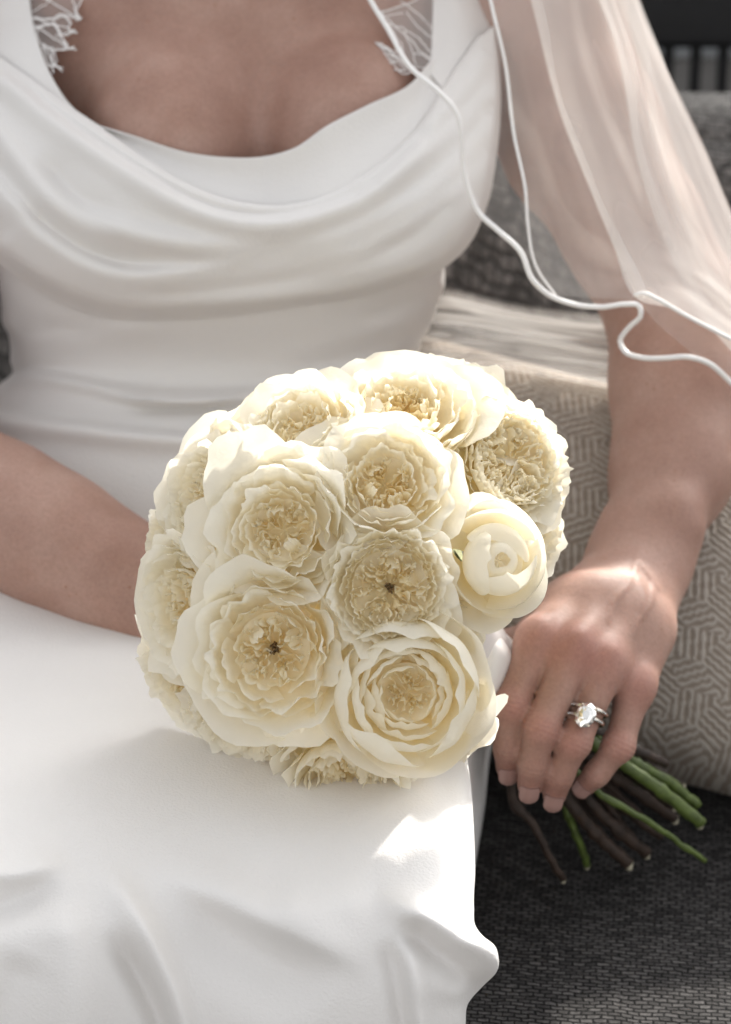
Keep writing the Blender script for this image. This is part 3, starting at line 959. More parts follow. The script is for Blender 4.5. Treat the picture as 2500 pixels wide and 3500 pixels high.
    # hollow between the thighs
    d = d + 0.010 * np.exp(-((px - 640) / 260) ** 2) * np.clip((PY - 2300) / 600, 0, 1)
    folds = [
        ([(300, 2955), (400, 3030), (470, 3130), (540, 3270), (590, 3390), (640, 3560)], 12.0, 34, 46, .5, .0),
        ([(370, 3160), (450, 3290), (520, 3410), (580, 3560)], -9.0, 40, 34, .4, .0),
        ([(470, 2960), (560, 2980), (700, 3045), (850, 3115), (1000, 3180), (1150, 3250), (1300, 3330)], 7.0, 80, 40, .35, .3),
        ([(560, 3030), (660, 3110), (800, 3220), (1000, 3330), (1150, 3420)], -8.0, 60, 120, .4, .3),
        ([(-60, 2985), (60, 2985), (160, 2960), (260, 2930)], 6.0, 60, 30, .0, .5),
        ([(-60, 3120), (60, 3085), (150, 3050), (230, 3010)], -6.0, 34, 50, .0, .5),
        ([(180, 3060), (230, 3200), (250, 3360), (255, 3560)], 5.0, 70, 70, .3, .0),
        ([(100, 3250), (40, 3400), (0, 3560)], -4.0, 60, 60, .3, .0),
        ([(1260, 3060), (1400, 3110), (1520, 3170), (1640, 3225), (1704, 3262)], 12.0, 40, 44, .4, .0),
        ([(1340, 3160), (1440, 3210), (1540, 3290), (1620, 3380)], -9.0, 40, 42, .3, .0),
        ([(1330, 3130), (1390, 3230), (1410, 3340), (1440, 3540)], 8.0, 34, 30, .45, .0),
        ([(1300, 3200), (1350, 3320), (1390, 3540)], -5.0, 34, 28, .3, .0),
        ([(1570, 3330), (1590, 3420), (1600, 3540)], 4.0, 30, 30, .3, .0),
        ([(900, 3060), (1100, 3090), (1300, 3050)], 4.0, 90, 60, .3, .3),
        ([(1480, 2600), (1540, 2760), (1560, 2950), (1550, 3120)], -3.0, 40, 40, .2, .3),
    ]
    front = 1 - np.clip((an / R(150) - .66) / .1, 0, 1)
    d = d - relief(px, PY, folds, 1.25, 1.3) * front
    mk('skirt', P(px, PY, d).reshape(-1, 3), gridf(len(pyt), len(s)), DRESS, bod)
    # second fall of skirt at the hip, in shade behind the knee fold
    rows = [[(1300, 2350, 1.40), (1540, 2380, 1.372), (1650, 2420, 1.385), (1690, 2450, 1.44)],
            [(1300, 2560, 1.37), (1520, 2580, 1.345), (1620, 2610, 1.362), (1666, 2620, 1.43)],
            [(1300, 2720, 1.35), (1500, 2720, 1.330), (1610, 2730, 1.350), (1654, 2740, 1.42)],
            [(1300, 2900, 1.33), (1480, 2880, 1.318), (1590, 2860, 1.338), (1634, 2870, 1.41)],
            [(1300, 3100, 1.31), (1460, 3080, 1.305), (1560, 3060, 1.33), (1600, 3060, 1.40)]]
    g_ = loft(rows, 40, 40)
    dress_part('skirt_drape', g_, [([(1560, 2500), (1590, 2640), (1600, 2800)], 3.0, 18, 18)], bod)
    return bod
dress = build_dress()

def build_lace(nm, cells, threads, dep):
    parts = []
    for poly in cells:
        q = np.array(poly, float)
        parts.append((P(q[:, 0], q[:, 1], torso_depth(q[:, 0], q[:, 1]) + dep - .0005), [list(range(len(q)))]))
    v, f = join(parts)
    net = mk(nm, v, f, LACE, dress, smooth=False)
    threads = list(threads) + [list(c_) + [c_[0]] for c_ in cells] + [[c_[0], c_[len(c_) // 2]] for c_ in cells]
    parts = []
    for th in threads:
        q = spl(np.array(th, float), max(8, len(th) * 3))
        jit = rs.normal(0, 2.2, q.shape); q = q + jit
        parts.append(tube(P(q[:, 0], q[:, 1], torso_depth(q[:, 0], q[:, 1]) + dep - .0009), .00030 + .0002 * rs.rand(), 5))
    v, f = join(parts)
    mk('lace_thread', v, f, SATIN, dress)
build_lace('lace_net',
    [[(90, -40), (300, -40), (275, 10), (262, 45), (275, 65), (240, 58), (170, 65), (105, 62), (100, 0)], [(108, 62), (172, 66), (220, 55), (242, 78), (236, 100), (255, 108), (210, 118), (192, 85), (122, 92)],
     [(122, 92), (190, 88), (208, 122), (232, 160), (190, 172), (145, 155)], [(145, 155), (180, 170), (188, 222), (170, 232), (165, 225)]],
    [[(110, 40), (150, 20), (190, -20)], [(118, 60), (172, 66), (220, 52), (242, 80), (238, 102), (258, 105)], [(125, 92), (190, 88), (208, 122), (236, 165), (262, 172)], [(145, 152), (178, 170), (230, 168), (256, 162)],
     [(178, 172), (188, 222), (215, 232)], [(165, 222), (188, 226), (218, 246)], [(190, 120), (236, 112), (258, 102)], [(262, 45), (276, 66), (250, 62)], [(250, -20), (262, 45)], [(180, 65), (192, 88)], [(180, 232), (182, 255)],
     [(262, 70), (280, 60)], [(238, 102), (262, 112)]], 0.011)
build_lace('lace_net',
    [[(1300, 40), (1340, 30), (1390, 15), (1490, -40), (1490, 220), (1440, 235), (1400, 220), (1370, 150), (1330, 90)], [(1290, 145), (1320, 160), (1380, 200), (1410, 240), (1385, 255), (1340, 215)]],
    [[(1370, 5), (1420, 40), (1485, 110)], [(1385, 40), (1430, 90), (1485, 140)], [(1325, 80), (1380, 100), (1440, 140), (1480, 180)], [(1320, 50), (1380, 45)], [(1310, 90), (1325, 80)], [(1410, 180), (1450, 190), (1470, 205)],
     [(1285, 145), (1310, 155), (1335, 180)], [(1310, 165), (1340, 180), (1365, 205)], [(1315, 185), (1350, 195), (1375, 215)], [(1330, 215), (1365, 215), (1390, 240)], [(1350, 238), (1385, 240)], [(1380, 105), (1410, 170), (1420, 220)], [(1330, 200), (1355, 210)]], 0.006)

# ------------------------------------------------------------------ roses
def sumsin(u, rng, ks, amp=1.0):
    o = np.zeros_like(u)
    for k in ks: o += np.sin(u * k + rng.uniform(0, 6.28)) * rng.uniform(.5, 1.0)
    return amp * o / math.sqrt(len(ks))

def petal(rng, rb, zb, rr, zr, th0, ha, cr=None, cz=None, tip=0.0, belly=.5, ruf=.03, lip=.05, rnd=.25, spiral=.04, nu=17, nv=10, nick=.04, freq=1.0):
    u = np.linspace(-1, 1, nu); v = np.linspace(0, 1, nv) ** 0.85
    U, V = np.meshgrid(u, v)
    edge = 1 - rnd * np.abs(U) ** 3.2 - nick * (0.5 + 0.5 * sumsin(U, rng, [5 * freq, 9 * freq, 14 * freq])) 
    Ve = V * edge
    edge = edge + tip * np.clip(1 - np.abs(U - rng.uniform(-.35, .35)) * 3.0, 0, 1) ** 1.3
    Ve = V * edge
    if cr is None: cr = rb + (rr - rb) * (0.25 + 1.15 * belly)
    if cz is None: cz = zb + (zr - zb) * (0.55 - .35 * belly)
    b0, b1, b2 = (1 - Ve) ** 2, 2 * Ve * (1 - Ve), Ve ** 2
    r = b0 * rb + b1 * cr + b2 * rr
    z = b0 * zb + b1 * cz + b2 * zr
    w = 0.42 + 0.58 * np.sin(np.pi / 2 * np.clip(Ve * 1.25, 0, 1))
    th = th0 + U * ha * w
    r = r + spiral * U * rr * (.3 + .7 * V)
    l = np.clip((Ve - .72) / .28, 0, 1) ** 1.6
    lipm = lip * (1 + .6 * sumsin(U, rng, [2.1, 3.7]))
    r = r + l * lipm; z = z - l * lipm * .55
    a = ruf * np.clip(Ve, 0, 1) ** 2.6
    ph1 = sumsin(U, rng, [4.1 * freq, 7.3 * freq, 11 * freq]); ph2 = sumsin(U, rng, [3.3 * freq, 6.1 * freq, 12.7 * freq])
    r = r + a * ph1; z = z + a * .8 * ph2
    th = th + a * .5 * sumsin(U, rng, [5 * freq, 9 * freq]) / max(rr, .2)
    # broad buckling of the blade
    z = z + .02 * rr * np.sin(U * 2.2 + rng.uniform(0, 6)) * V
    x = r * np.cos(th); y = r * np.sin(th)
    tint = (1 - np.clip(Ve, 0, 1)) ** 1.3
    return np.stack([x, y, z], -1), tint

def ribbon(rng, path, zb, zt, nv=5, flare=.03, ruf=.02):
    n = len(path)
    t = np.linspace(0, 1, n)
    tg = np.gradient(path, axis=0); tg /= np.linalg.norm(tg, axis=1)[:, None] + 1e-9
    nm = np.stack([-tg[:, 1], tg[:, 0]], -1)
    top = zt + ruf * sumsin(t * 6.28, rng, [1, 2.3, 4])
    fl = flare * sumsin(t * 6.28, rng, [1, 2, 4]) 
    fine = ruf * .5 * sumsin(t * 6.28, rng, [4, 7])
    rows, tint = [], []
    for j in range(nv):
        s = j / (nv - 1)
        xy = path + nm * (fl * s ** 2 + fine * s ** 2)[:, None]
        z = zb + (top - zb) * s
        rows.append(np.c_[xy, z]); tint.append(np.full(n, 1.0 - .55 * s))
    return np.stack(rows), np.stack(tint)

def quartered(rng, rad, zb, zt, nq=5, nested=4, tb=.6):
    """crumpled quartered centre"""
    out = []
    a0 = rng.uniform(0, 6.28)
    for q in range(nq):
        tq = a0 + (q + rng.uniform(-.15, .15)) * 2 * np.pi / nq
        for j in range(nested):
            al = (np.pi / nq) * (.12 + .88 * (j + .5 + rng.uniform(-.2, .2)) / nested)
            t = np.linspace(-1, 1, 27)
            rin = rad * (.12 + .45 * (1 - (j + 1) / nested) + rng.uniform(0, .12))
            rout = rad * rng.uniform(.85, 1.05)
            r = rin + (rout - rin) * np.abs(t) ** 1.15
            th = tq + al * np.tanh(t * 2.2) / np.tanh(2.2)
            r = r * (1 + .05 * sumsin(t * 3, rng, [2, 4.3, 7])); th = th + .06 * sumsin(t * 3, rng, [2.3, 4.1, 8])
            path = np.stack([r * np.cos(th), r * np.sin(th)], -1)
            h = zt - .16 * rad * (1 - np.abs(t)) - rng.uniform(0, .05)
            out.append(ribbon(rng, path, zb, h, 5, .060 * rad / .4, .024))
    return out

def build_rose(bouquet, px, py, d, rpx, face, style, seed, eye=False, warm=0.0, nguard=6):
    rng = np.random.RandomState(seed)
    S = rpx * d / F                                   # metres per unit
    c = P(px, py, d)
    fz = math.sqrt(max(.02, 1 - face[0] ** 2 - face[1] ** 2))
    n_ = camvec(face[0], -face[1], fz)
    up = camvec(0, 1, 0); up = up - n_ * (up @ n_); up /= np.linalg.norm(up)
    xa = np.cross(up, n_)
    spin = rng.uniform(0, 6.28)
    M = np.stack([xa * math.cos(spin) + up * math.sin(spin), -xa * math.sin(spin) + up * math.cos(spin), n_], 0)
    def W(q): return c + (q.reshape(-1, 3) * S) @ M
    # calyx cup behind the petals
    zz = np.linspace(-1.0, -.55, 8); rr = interp(zz, [-1.0, -.85, -.7, -.55], [.06, .16, .24, .22])
    a = np.linspace(0, 2 * np.pi, 14, endpoint=False)
    q = np.stack([rr[:, None] * np.cos(a), rr[:, None] * np.sin(a), np.repeat(zz[:, None], 14, 1)], -1)
    fc = gridf(8, 14, True).tolist() + [list(range(14))[::-1], list(range(98, 112))]
    rose = mk('rose', W(q), fc, CALYX, bouquet, loc=c - n_ * S * .6)
    big, small = [], []
    def layer(n, lst, **kw):
        off = rng.uniform(0, 6.28)
        j = kw.pop('jit', .05)
        for i in range(n):
            k = dict(kw)
            k['rr'] = k['rr'] * (1 + rng.uniform(-j, j)); k['zr'] = k['zr'] + rng.uniform(-j, j) * .8; k['lip'] = k['lip'] * rng.uniform(.3, 1.9)
            ha = k.pop('ha') * (1 + rng.uniform(-.12, .12))
            lst.append(petal(rng, th0=off + (i + rng.uniform(-.18, .18)) * 2 * np.pi / n, ha=ha, **k))
    def floor_(rad, z0, zc):
        a = np.linspace(0, 2 * np.pi, 41); r_ = np.linspace(0.001, rad, 12)
        A_, R_ = np.meshgrid(a, r_)
        z_ = zc + (z0 - zc) * (R_ / rad) ** 1.6 + .03 * np.sin(A_ * 5 + 1.3) * np.sin(R_ * 14) 
        return np.stack([R_ * np.cos(A_), R_ * np.sin(A_), z_], -1), np.full(A_.shape, .8)
    if style == 'ruffled':
        layer(nguard, big, rb=.12, zb=-.80, rr=1.08, zr=-.12, ha=.92, belly=.70, ruf=.042, lip=.24, rnd=.30, jit=.13, freq=1.0, nick=.06, tip=.06)
        layer(6, big, rb=.14, zb=-.66, rr=.90, zr=.10, ha=.82, belly=.80, ruf=.060, lip=.15, rnd=.28, jit=.11, freq=1.0, nick=.08, tip=.07)
        layer(6, big, rb=.16, zb=-.55, rr=.76, zr=.17, ha=.70, belly=.9, ruf=.064, lip=.11, rnd=.26, jit=.10, freq=1.1, nick=.09, tip=.08)
        layer(6, small, rb=.26, zb=-.36, rr=.65, zr=.16, ha=.60, belly=.95, ruf=.058, lip=.07, jit=.10, freq=1.15, nick=.09, tip=.08)
        layer(6, small, rb=.30, zb=-.30, rr=.55, zr=.12, ha=.56, belly=1.0, ruf=.044, lip=.04, jit=.10, freq=1.0, nick=.07, tip=.08)
        layer(6, small, rb=.30, zb=-.28, rr=.47, zr=.07, ha=.54, belly=1.0, ruf=.042, lip=.02, jit=.10, freq=1.0, nick=.06, tip=.06)
        small.append(floor_(.46, -.16, -.24))
        small += quartered(rng, .44, -.24, .03, 4, 3)
        layer(4, small, rb=.40, zb=-.22, rr=.20, zr=.02, ha=.46, belly=.2, ruf=.04, lip=.03, jit=.2, freq=.9, nick=.06)
    elif style == 'quartered':
        layer(nguard, big, rb=.12, zb=-.78, rr=.98, zr=-.24, ha=.82, belly=.55, ruf=.060, lip=.14, rnd=.24, jit=.13, freq=.9, nick=.06, tip=.05)
        layer(7, big, rb=.16, zb=-.62, rr=.88, zr=-.03, ha=.64, belly=.65, ruf=.072, lip=.10, rnd=.2, jit=.10, freq=1.3, nick=.05, tip=.06)
        layer(8, big, rb=.2, zb=-.5, rr=.75, zr=.07, ha=.54, belly=.85, ruf=.060, lip=.07, rnd=.2, jit=.06, freq=1.4, nick=.05, tip=.05)
        layer(9, small, rb=.40, zb=-.32, rr=.67, zr=.08, ha=.44, belly=.95, ruf=.040, lip=.02, freq=1.5)
        layer(10, small, rb=.44, zb=-.28, rr=.615, zr=.07, ha=.40, belly=.95, ruf=.038, lip=.015, freq=1.6)
        layer(10, small, rb=.45, zb=-.25, rr=.565, zr=.05, ha=.38, belly=.95, ruf=.038, lip=.01, freq=1.6)
        small.append(floor_(.56, -.14, -.22))
        small += quartered(rng, .56, -.20, .03, 6, 3)
        layer(5, small, rb=.46, zb=-.20, rr=.26, zr=.02, ha=.30, belly=.2, ruf=.045, lip=.01, jit=.14, freq=1.2, nick=.06)
    elif style == 'cup':
        layer(nguard, big, rb=.12, zb=-.8, rr=.98, zr=-.02, ha=.82, belly=.75, ruf=.022, lip=.06, rnd=.30, nick=.02, freq=.7, jit=.06, tip=.05)
        layer(5, big, rb=.2, zb=-.62, rr=.74, zr=.24, ha=.86, cr=1.12, cz=-.05, ruf=.032, lip=-.06, rnd=.34, nick=.03, freq=.9, jit=.13, tip=.05)
        layer(6, big, rb=.2, zb=-.50, rr=.60, zr=.20, ha=.80, cr=.86, cz=.0, ruf=.030, lip=-.04, rnd=.3, nick=.03, freq=.9, jit=.13, tip=.04)
        layer(6, small, rb=.2, zb=-.36, rr=.47, zr=.14, ha=.74, cr=.70, cz=.0, ruf=.028, lip=-.03, rnd=.28, nick=.03, freq=1.0, jit=.13)
        layer(5, small, rb=.2, zb=-.30, rr=.38, zr=.10, ha=.72, cr=.56, cz=.0, ruf=.026, lip=-.02, rnd=.26, nick=.03, freq=1.0, jit=.13)
        layer(5, small, rb=.15, zb=-.25, rr=.30, zr=.07, ha=.68, cr=.42, cz=.0, ruf=.018, lip=.0, rnd=.2, nick=.02, freq=.9, jit=.07)
        small.append(floor_(.36, -.10, -.18))
        small += quartered(rng, .27, -.20, .03, 3, 3)
    elif style == 'bud':
        layer(4, big, rb=.12, zb=-.85, rr=1.04, zr=-.12, ha=1.0, belly=.75, ruf=.020, lip=.12, rnd=.32, nick=.02, freq=.7, jit=.07, tip=.06)
        layer(3, big, rb=.15, zb=-.8, rr=.86, zr=.14, ha=1.10, cr=1.05, cz=-.1, ruf=.014, lip=.03, rnd=.3, nick=.01, freq=.6, tip=.05)
        layer(3, big, rb=.2, zb=-.6, rr=.30, zr=.37, ha=1.25, cr=1.02, cz=.28, ruf=.014, lip=.02, rnd=.22, nick=.01, freq=.7, spiral=.26, jit=.16, tip=.05)
        layer(3, small, rb=.15, zb=-.5, rr=.12, zr=.32, ha=1.5, cr=.55, cz=.28, ruf=.006, lip=0, rnd=.1, nick=0, freq=.6, spiral=.12)
        small.append(floor_(.5, -.0, .12))
    hi = {'ruffled': .46, 'quartered': .54, 'cup': .50, 'bud': .30}[style]
    for g_, t_ in big:
        rad = np.hypot(g_[..., 0], g_[..., 1])
        tt = .62 * t_ + .10 * np.clip(1 - rad, 0, 1) + warm * .3 * np.clip(1 - rad * 1.2, 0, 1)
        mk('petal', W(g_), gridf(*g_.shape[:2]), PETAL, rose, attrs={'tint': tt})
    vs_, fs, ts, k = [], [], [], 0
    for g_, t_ in small:
        rad = np.hypot(g_[..., 0], g_[..., 1])
        depth = np.clip((.12 - g_[..., 2]) / .34, 0, 1)
        tt = hi * (.20 + .75 * depth) * np.clip(1.25 - rad, .5, 1) + warm * np.clip(1 - rad * 1.5, 0, 1)
        vs_.append(W(g_)); fs.append(gridf(*g_.shape[:2]) + k); ts.append(tt.ravel()); k += g_.shape[0] * g_.shape[1]
    o = mk('inner_petals', np.concatenate(vs_), np.concatenate(fs), PETAL, rose, attrs={'tint': np.concatenate(ts)})
    o['kind'] = 'stuff'
    if eye:
        parts = []
        for i in range(22):
            a = rng.uniform(0, 6.28); r0 = rng.uniform(0, .05); r1 = r0 + rng.uniform(0, .05)
            z1 = rng.uniform(-.16, -.05)
            pts = np.array([[r0 * math.cos(a), r0 * math.sin(a), -.4], [r1 * math.cos(a), r1 * math.sin(a), z1]])
            w = W(pts)
            parts.append(tube(w, np.array([.0003, .00055]), 5))
        v, f = join(parts)
        mk('stamens', v, f, STAMEN, rose)
    return rose

BC = (1225, 1990, 1.288); BR_ = 0.112
def dome(px, py, lift=0.0):
    rho = math.hypot(px - BC[0], py - BC[1]) * BC[2] / F
    return BC[2] - math.sqrt(max(.0004, BR_ ** 2 - min(rho, BR_ * .98) ** 2)) - lift

bouquet = thing('bouquet', 'round bouquet of creamy white garden roses with ribbon wrapped stems', 'bouquet', P(1800, 2400, 1.375))
ROSES = [
    (1030, 1452, 200, (-.22, -.55), 'ruffled', 11, False, .15, 'upper left rose with small beige crumpled heart'),
    (1385, 1385, 225, (.02, -.66), 'ruffled', 12, False, .35, 'topmost rose with the deep yellow heart facing up'),
    (1760, 1570, 240, (.45, -.28), 'quartered', 23, False, .05, 'sunlit rose on the upper right with pleated heart'),
    (1320, 1645, 225, (.05, -.34), 'ruffled', 14, False, .25, 'middle rose with beige crumpled heart under the topmost'),
    (960, 1810, 235, (-.2, -.05), 'ruffled', 15, False, .08, 'ruffled rose left of centre'),
    (1335, 2010, 235, (.05, .02), 'quartered', 16, True, .18, 'central rose with tight quartered heart and dark eye'),
    (930, 2222, 275, (-.10, .04), 'ruffled', 17, True, .05, 'large open rose at lower left with dark centre'),
    (1392, 2372, 292, (-.02, .08), 'cup', 218, False, .05, 'big smooth cup shaped rose at lower right'),
    (1695, 1915, 200, (.30, -.05), 'bud', 19, False, .0, 'smooth half closed bud on the right'),
    (690, 1690, 205, (-.72, -.22), 'ruffled', 20, False, .05, 'rose on the upper left edge turned away'),
    (625, 2065, 240, (-.72, .10), 'ruffled', 21, False, .05, 'rose on the left edge turned away'),
    (1190, 2668, 235, (.02, .74), 'ruffled', 22, False, .12, 'rose under the bouquet facing down'),
    (815, 2500, 200, (-.42, .74), 'ruffled', 24, False, .20, 'yellowish rose tucked against the lap'),
    (800, 1500, 165, (-.55, -.60), 'ruffled', 25, False, .05, 'small rose at the upper left rim'),
    (1610, 1360, 205, (.38, -.74), 'ruffled', 26, False, .05, 'pale rose behind the upper right rim'),
    (1830, 1810, 170, (.80, .05), 'ruffled', 27, False, .0, 'rose behind the bud at the right rim'),
    (1545, 2165, 150, (.66, .15), 'ruffled', 28, False, .0, 'rose beside the ribbon wrapped handle'),
    (620, 2350, 195, (-.68, .48), 'ruffled', 29, False, .05, 'rose at the lower left rim'),
    (575, 1860, 165, (-.86, -.05), 'ruffled', 31, False, .0, 'rose behind the left rim'),
    (1520, 2560, 170, (.45, .72), 'ruffled', 30, False, .0, 'rose below the smooth cup rose'),
]
LIFT = {31: -.010, 24: -.006, 30: -.024, 28: -.018, 29: -.006, 218: .010, 17: .006, 22: .012, 27: -.022}
for (px, py, r, fc, st, sd, eye, warm, lab) in ROSES:
    ng = 6 if st in ('ruffled', 'quartered') else 7
    dd = dome(px, py) - LIFT.get(sd, 0)
    o = build_rose(bouquet, px, py, dd, r, fc, st, sd, eye, warm, ng)
    o['label'] = lab

def build_light_block_leaves():
    # filler leaves added inside the bouquet to stop sun leaking through its gaps
    rng = np.random.RandomState(77)
    parts = []
    c0 = P(BC[0] + 20, BC[1] + 30, BC[2] + .012)
    for i in range(420):
        n_ = rng.normal(size=3); n_ /= np.linalg.norm(n_)
        if n_ @ CAMM[:, 2] < -.35: continue
        p = c0 + n_ * rng.uniform(.044, .056)
        t_ = np.cross(n_, rng.normal(size=3)); t_ /= np.linalg.norm(t_); b_ = np.cross(n_, t_)
        L, W_ = rng.uniform(.012, .018), rng.uniform(.006, .009)
        parts.append((np.array([p - t_ * L, p + b_ * W_ - n_ * .002, p + t_ * L, p - b_ * W_ - n_ * .002, p + n_ * .002]), [[0, 1, 4], [1, 2, 4], [2, 3, 4], [3, 0, 4]]))
    v, f = join(parts)
    mk('light_block_leaves', v, f, LEAF, bouquet)['kind'] = 'stuff'
build_light_block_leaves()

# ------------------------------------------------------------------ handle, ribbon and stems
def build_handle():
    ax = [(1480, 2110, 1.325), (1640, 2250, 1.362), (1730, 2330, 1.375), (1820, 2410, 1.386), (1905, 2480, 1.394)]
    c = spl(np.array(ax), 34)
    ctr = P(c[:, 0], c[:, 1], c[:, 2])
    rad = interp(np.linspace(0, 1, 34), [0, .25, .5, .8, 1], [.030, .0215, .0180, .0160, .0150])
    v, f = tube(ctr, rad, 40)
    # wrapped satin: shallow overlapping bands
    n = 40
    k = np.arange(len(v)); i = k // n; j = k % n
    t = i / 33.0 * 9 + j / n
    saw = (t % 1.0)
    axis = np.repeat(ctr, n, 0)
    v = axis + (v - axis) * (1 + .05 * (saw - .5))[:, None]
    mk('ribbon_wrap', v, f, RIBBON, bouquet)
    # folded ribbon edge near the roses
    rows = [[(1600, 2120, 1.345), (1650, 2150, 1.342), (1705, 2190, 1.35)], [(1625, 2200, 1.340), (1680, 2225, 1.338), (1745, 2265, 1.350)],
            [(1610, 2330, 1.338), (1665, 2350, 1.338), (1720, 2385, 1.352)], [(1590, 2470, 1.345), (1640, 2490, 1.345), (1690, 2520, 1.36)]]
    gr = loft(rows, 16, 22)
    o = mk('ribbon_fold', P(gr[..., 0] + 12, gr[..., 1], gr[..., 2] - .006), gridf(22, 16), RIBBON, bouquet)
    sd = o.modifiers.new('thick', 'SOLIDIFY'); sd.thickness = .0008
build_handle()

def stem(pts, r0, r1, m, cut=True, seed=0, bent=0.0):
    rng = np.random.RandomState(seed)
    q = spl(np.array(pts, float), 26)
    w = P(q[:, 0], q[:, 1], q[:, 2]); w = w + rng.normal(0, .00025, w.shape)
    rad = 1.18 * np.linspace(r0, r1, 26) * (1 + .06 * rng.normal(size=26)); r1 = r1 * 1.18
    for k in rng.choice(np.arange(6, 23), 2, replace=False): rad[k] *= 1.28            # nodes
    v, f = tube(w, rad, 10)
    o = mk('stem', v, f, m, bouquet)
    if cut:
        t = w[-1] - w[-2]; t /= np.linalg.norm(t)
        slant = camvec(.4, .6, .5)
        v2, f2 = tube(np.stack([w[-1] - t * .0004, w[-1] + t * .0006, w[-1] + t * .0016 + slant * .0007]), np.array([r1 * 1.02, r1 * 1.0, r1 * .80]), 10)
        mk('cut_end', v2, f2, STEMC, o)
    return o
H0 = [(1960, 2520, 1.392), (1990, 2560, 1.398), (1940, 2540, 1.40), (1975, 2530, 1.39), (2000, 2545, 1.40)]
stem([(1700, 2480, 1.392), (1745, 2620, 1.392), (1764, 2755, 1.392), (1807, 2797, 1.392), (1895, 2958, 1.40), (1930, 3008, 1.405)], .0024, .0017, STEMB, True, 1)
stem([(1860, 2560, 1.400), (1936, 2724, 1.408), (2040, 2850, 1.416), (2150, 2952, 1.424)], .0030, .0030, STEMB, True, 2)
stem([(1910, 2560, 1.402), (2000, 2715, 1.412), (2110, 2835, 1.42), (2212, 2918, 1.43)], .0029, .0028, STEMB, True, 3)
stem([(1900, 2540, 1.380), (2018, 2689, 1.386), (2140, 2765, 1.392), (2252, 2830, 1.398), (2340, 2895, 1.404), (2412, 2944, 1.41)], .0019, .0012, STEMG, False, 4)
stem([(2000, 2520, 1.392), (2123, 2607, 1.398), (2258, 2701, 1.404), (2340, 2765, 1.408), (2398, 2814, 1.412)], .0028, .0030, STEMG, True, 5)
stem([(2030, 2520, 1.402), (2164, 2605, 1.408), (2290, 2675, 1.415), (2388, 2755, 1.42)], .0027, .0024, STEMG, False, 6)
stem([(1980, 2560, 1.402), (2135, 2677, 1.414), (2230, 2745, 1.42), (2310, 2802, 1.428)], .0028, .0024, STEMB, True, 7)
stem([(1990, 2480, 1.400), (2158, 2555, 1.41), (2220, 2585, 1.414), (2281, 2613, 1.418)], .0028, .0022, STEMB, False, 8)
stem([(1860, 2580, 1.404), (1930, 2750, 1.414), (1975, 2860, 1.42), (2008, 2960, 1.43)], .0022, .0018, STEMG, True, 9)
stem([(1880, 2590, 1.408), (1990, 2780, 1.42), (2060, 2860, 1.428), (2090, 2895, 1.434)], .0026, .0020, STEMB, True, 10)
stem([(1950, 2590, 1.410), (2080, 2720, 1.424), (2180, 2800, 1.432), (2240, 2850, 1.438)], .0024, .0020, STEMB, False, 11)

for i_, (a_, b_, m_) in enumerate([((1930, 2540), (2055, 2700), STEMB), ((1950, 2560), (2170, 2880), STEMB), ((1985, 2540), (2300, 2760), STEMB), ((1900, 2560), (2060, 2880), STEMB), ((1990, 2560), (2210, 2690), STEMG), ((1970, 2570), (2260, 2860), STEMB), ((2000, 2500), (2330, 2690), STEMB)]):
    mid = ((a_[0] + b_[0]) / 2 + (-1) ** i_ * 8, (a_[1] + b_[1]) / 2 - 6)
    stem([(*a_, 1.404 + .003 * (i_ % 3)), (*mid, 1.418 + .004 * (i_ % 3)), (*b_, 1.432 + .005 * (i_ % 3))], .0024, .0021, m_, i_ % 2 == 0, 40 + i_)

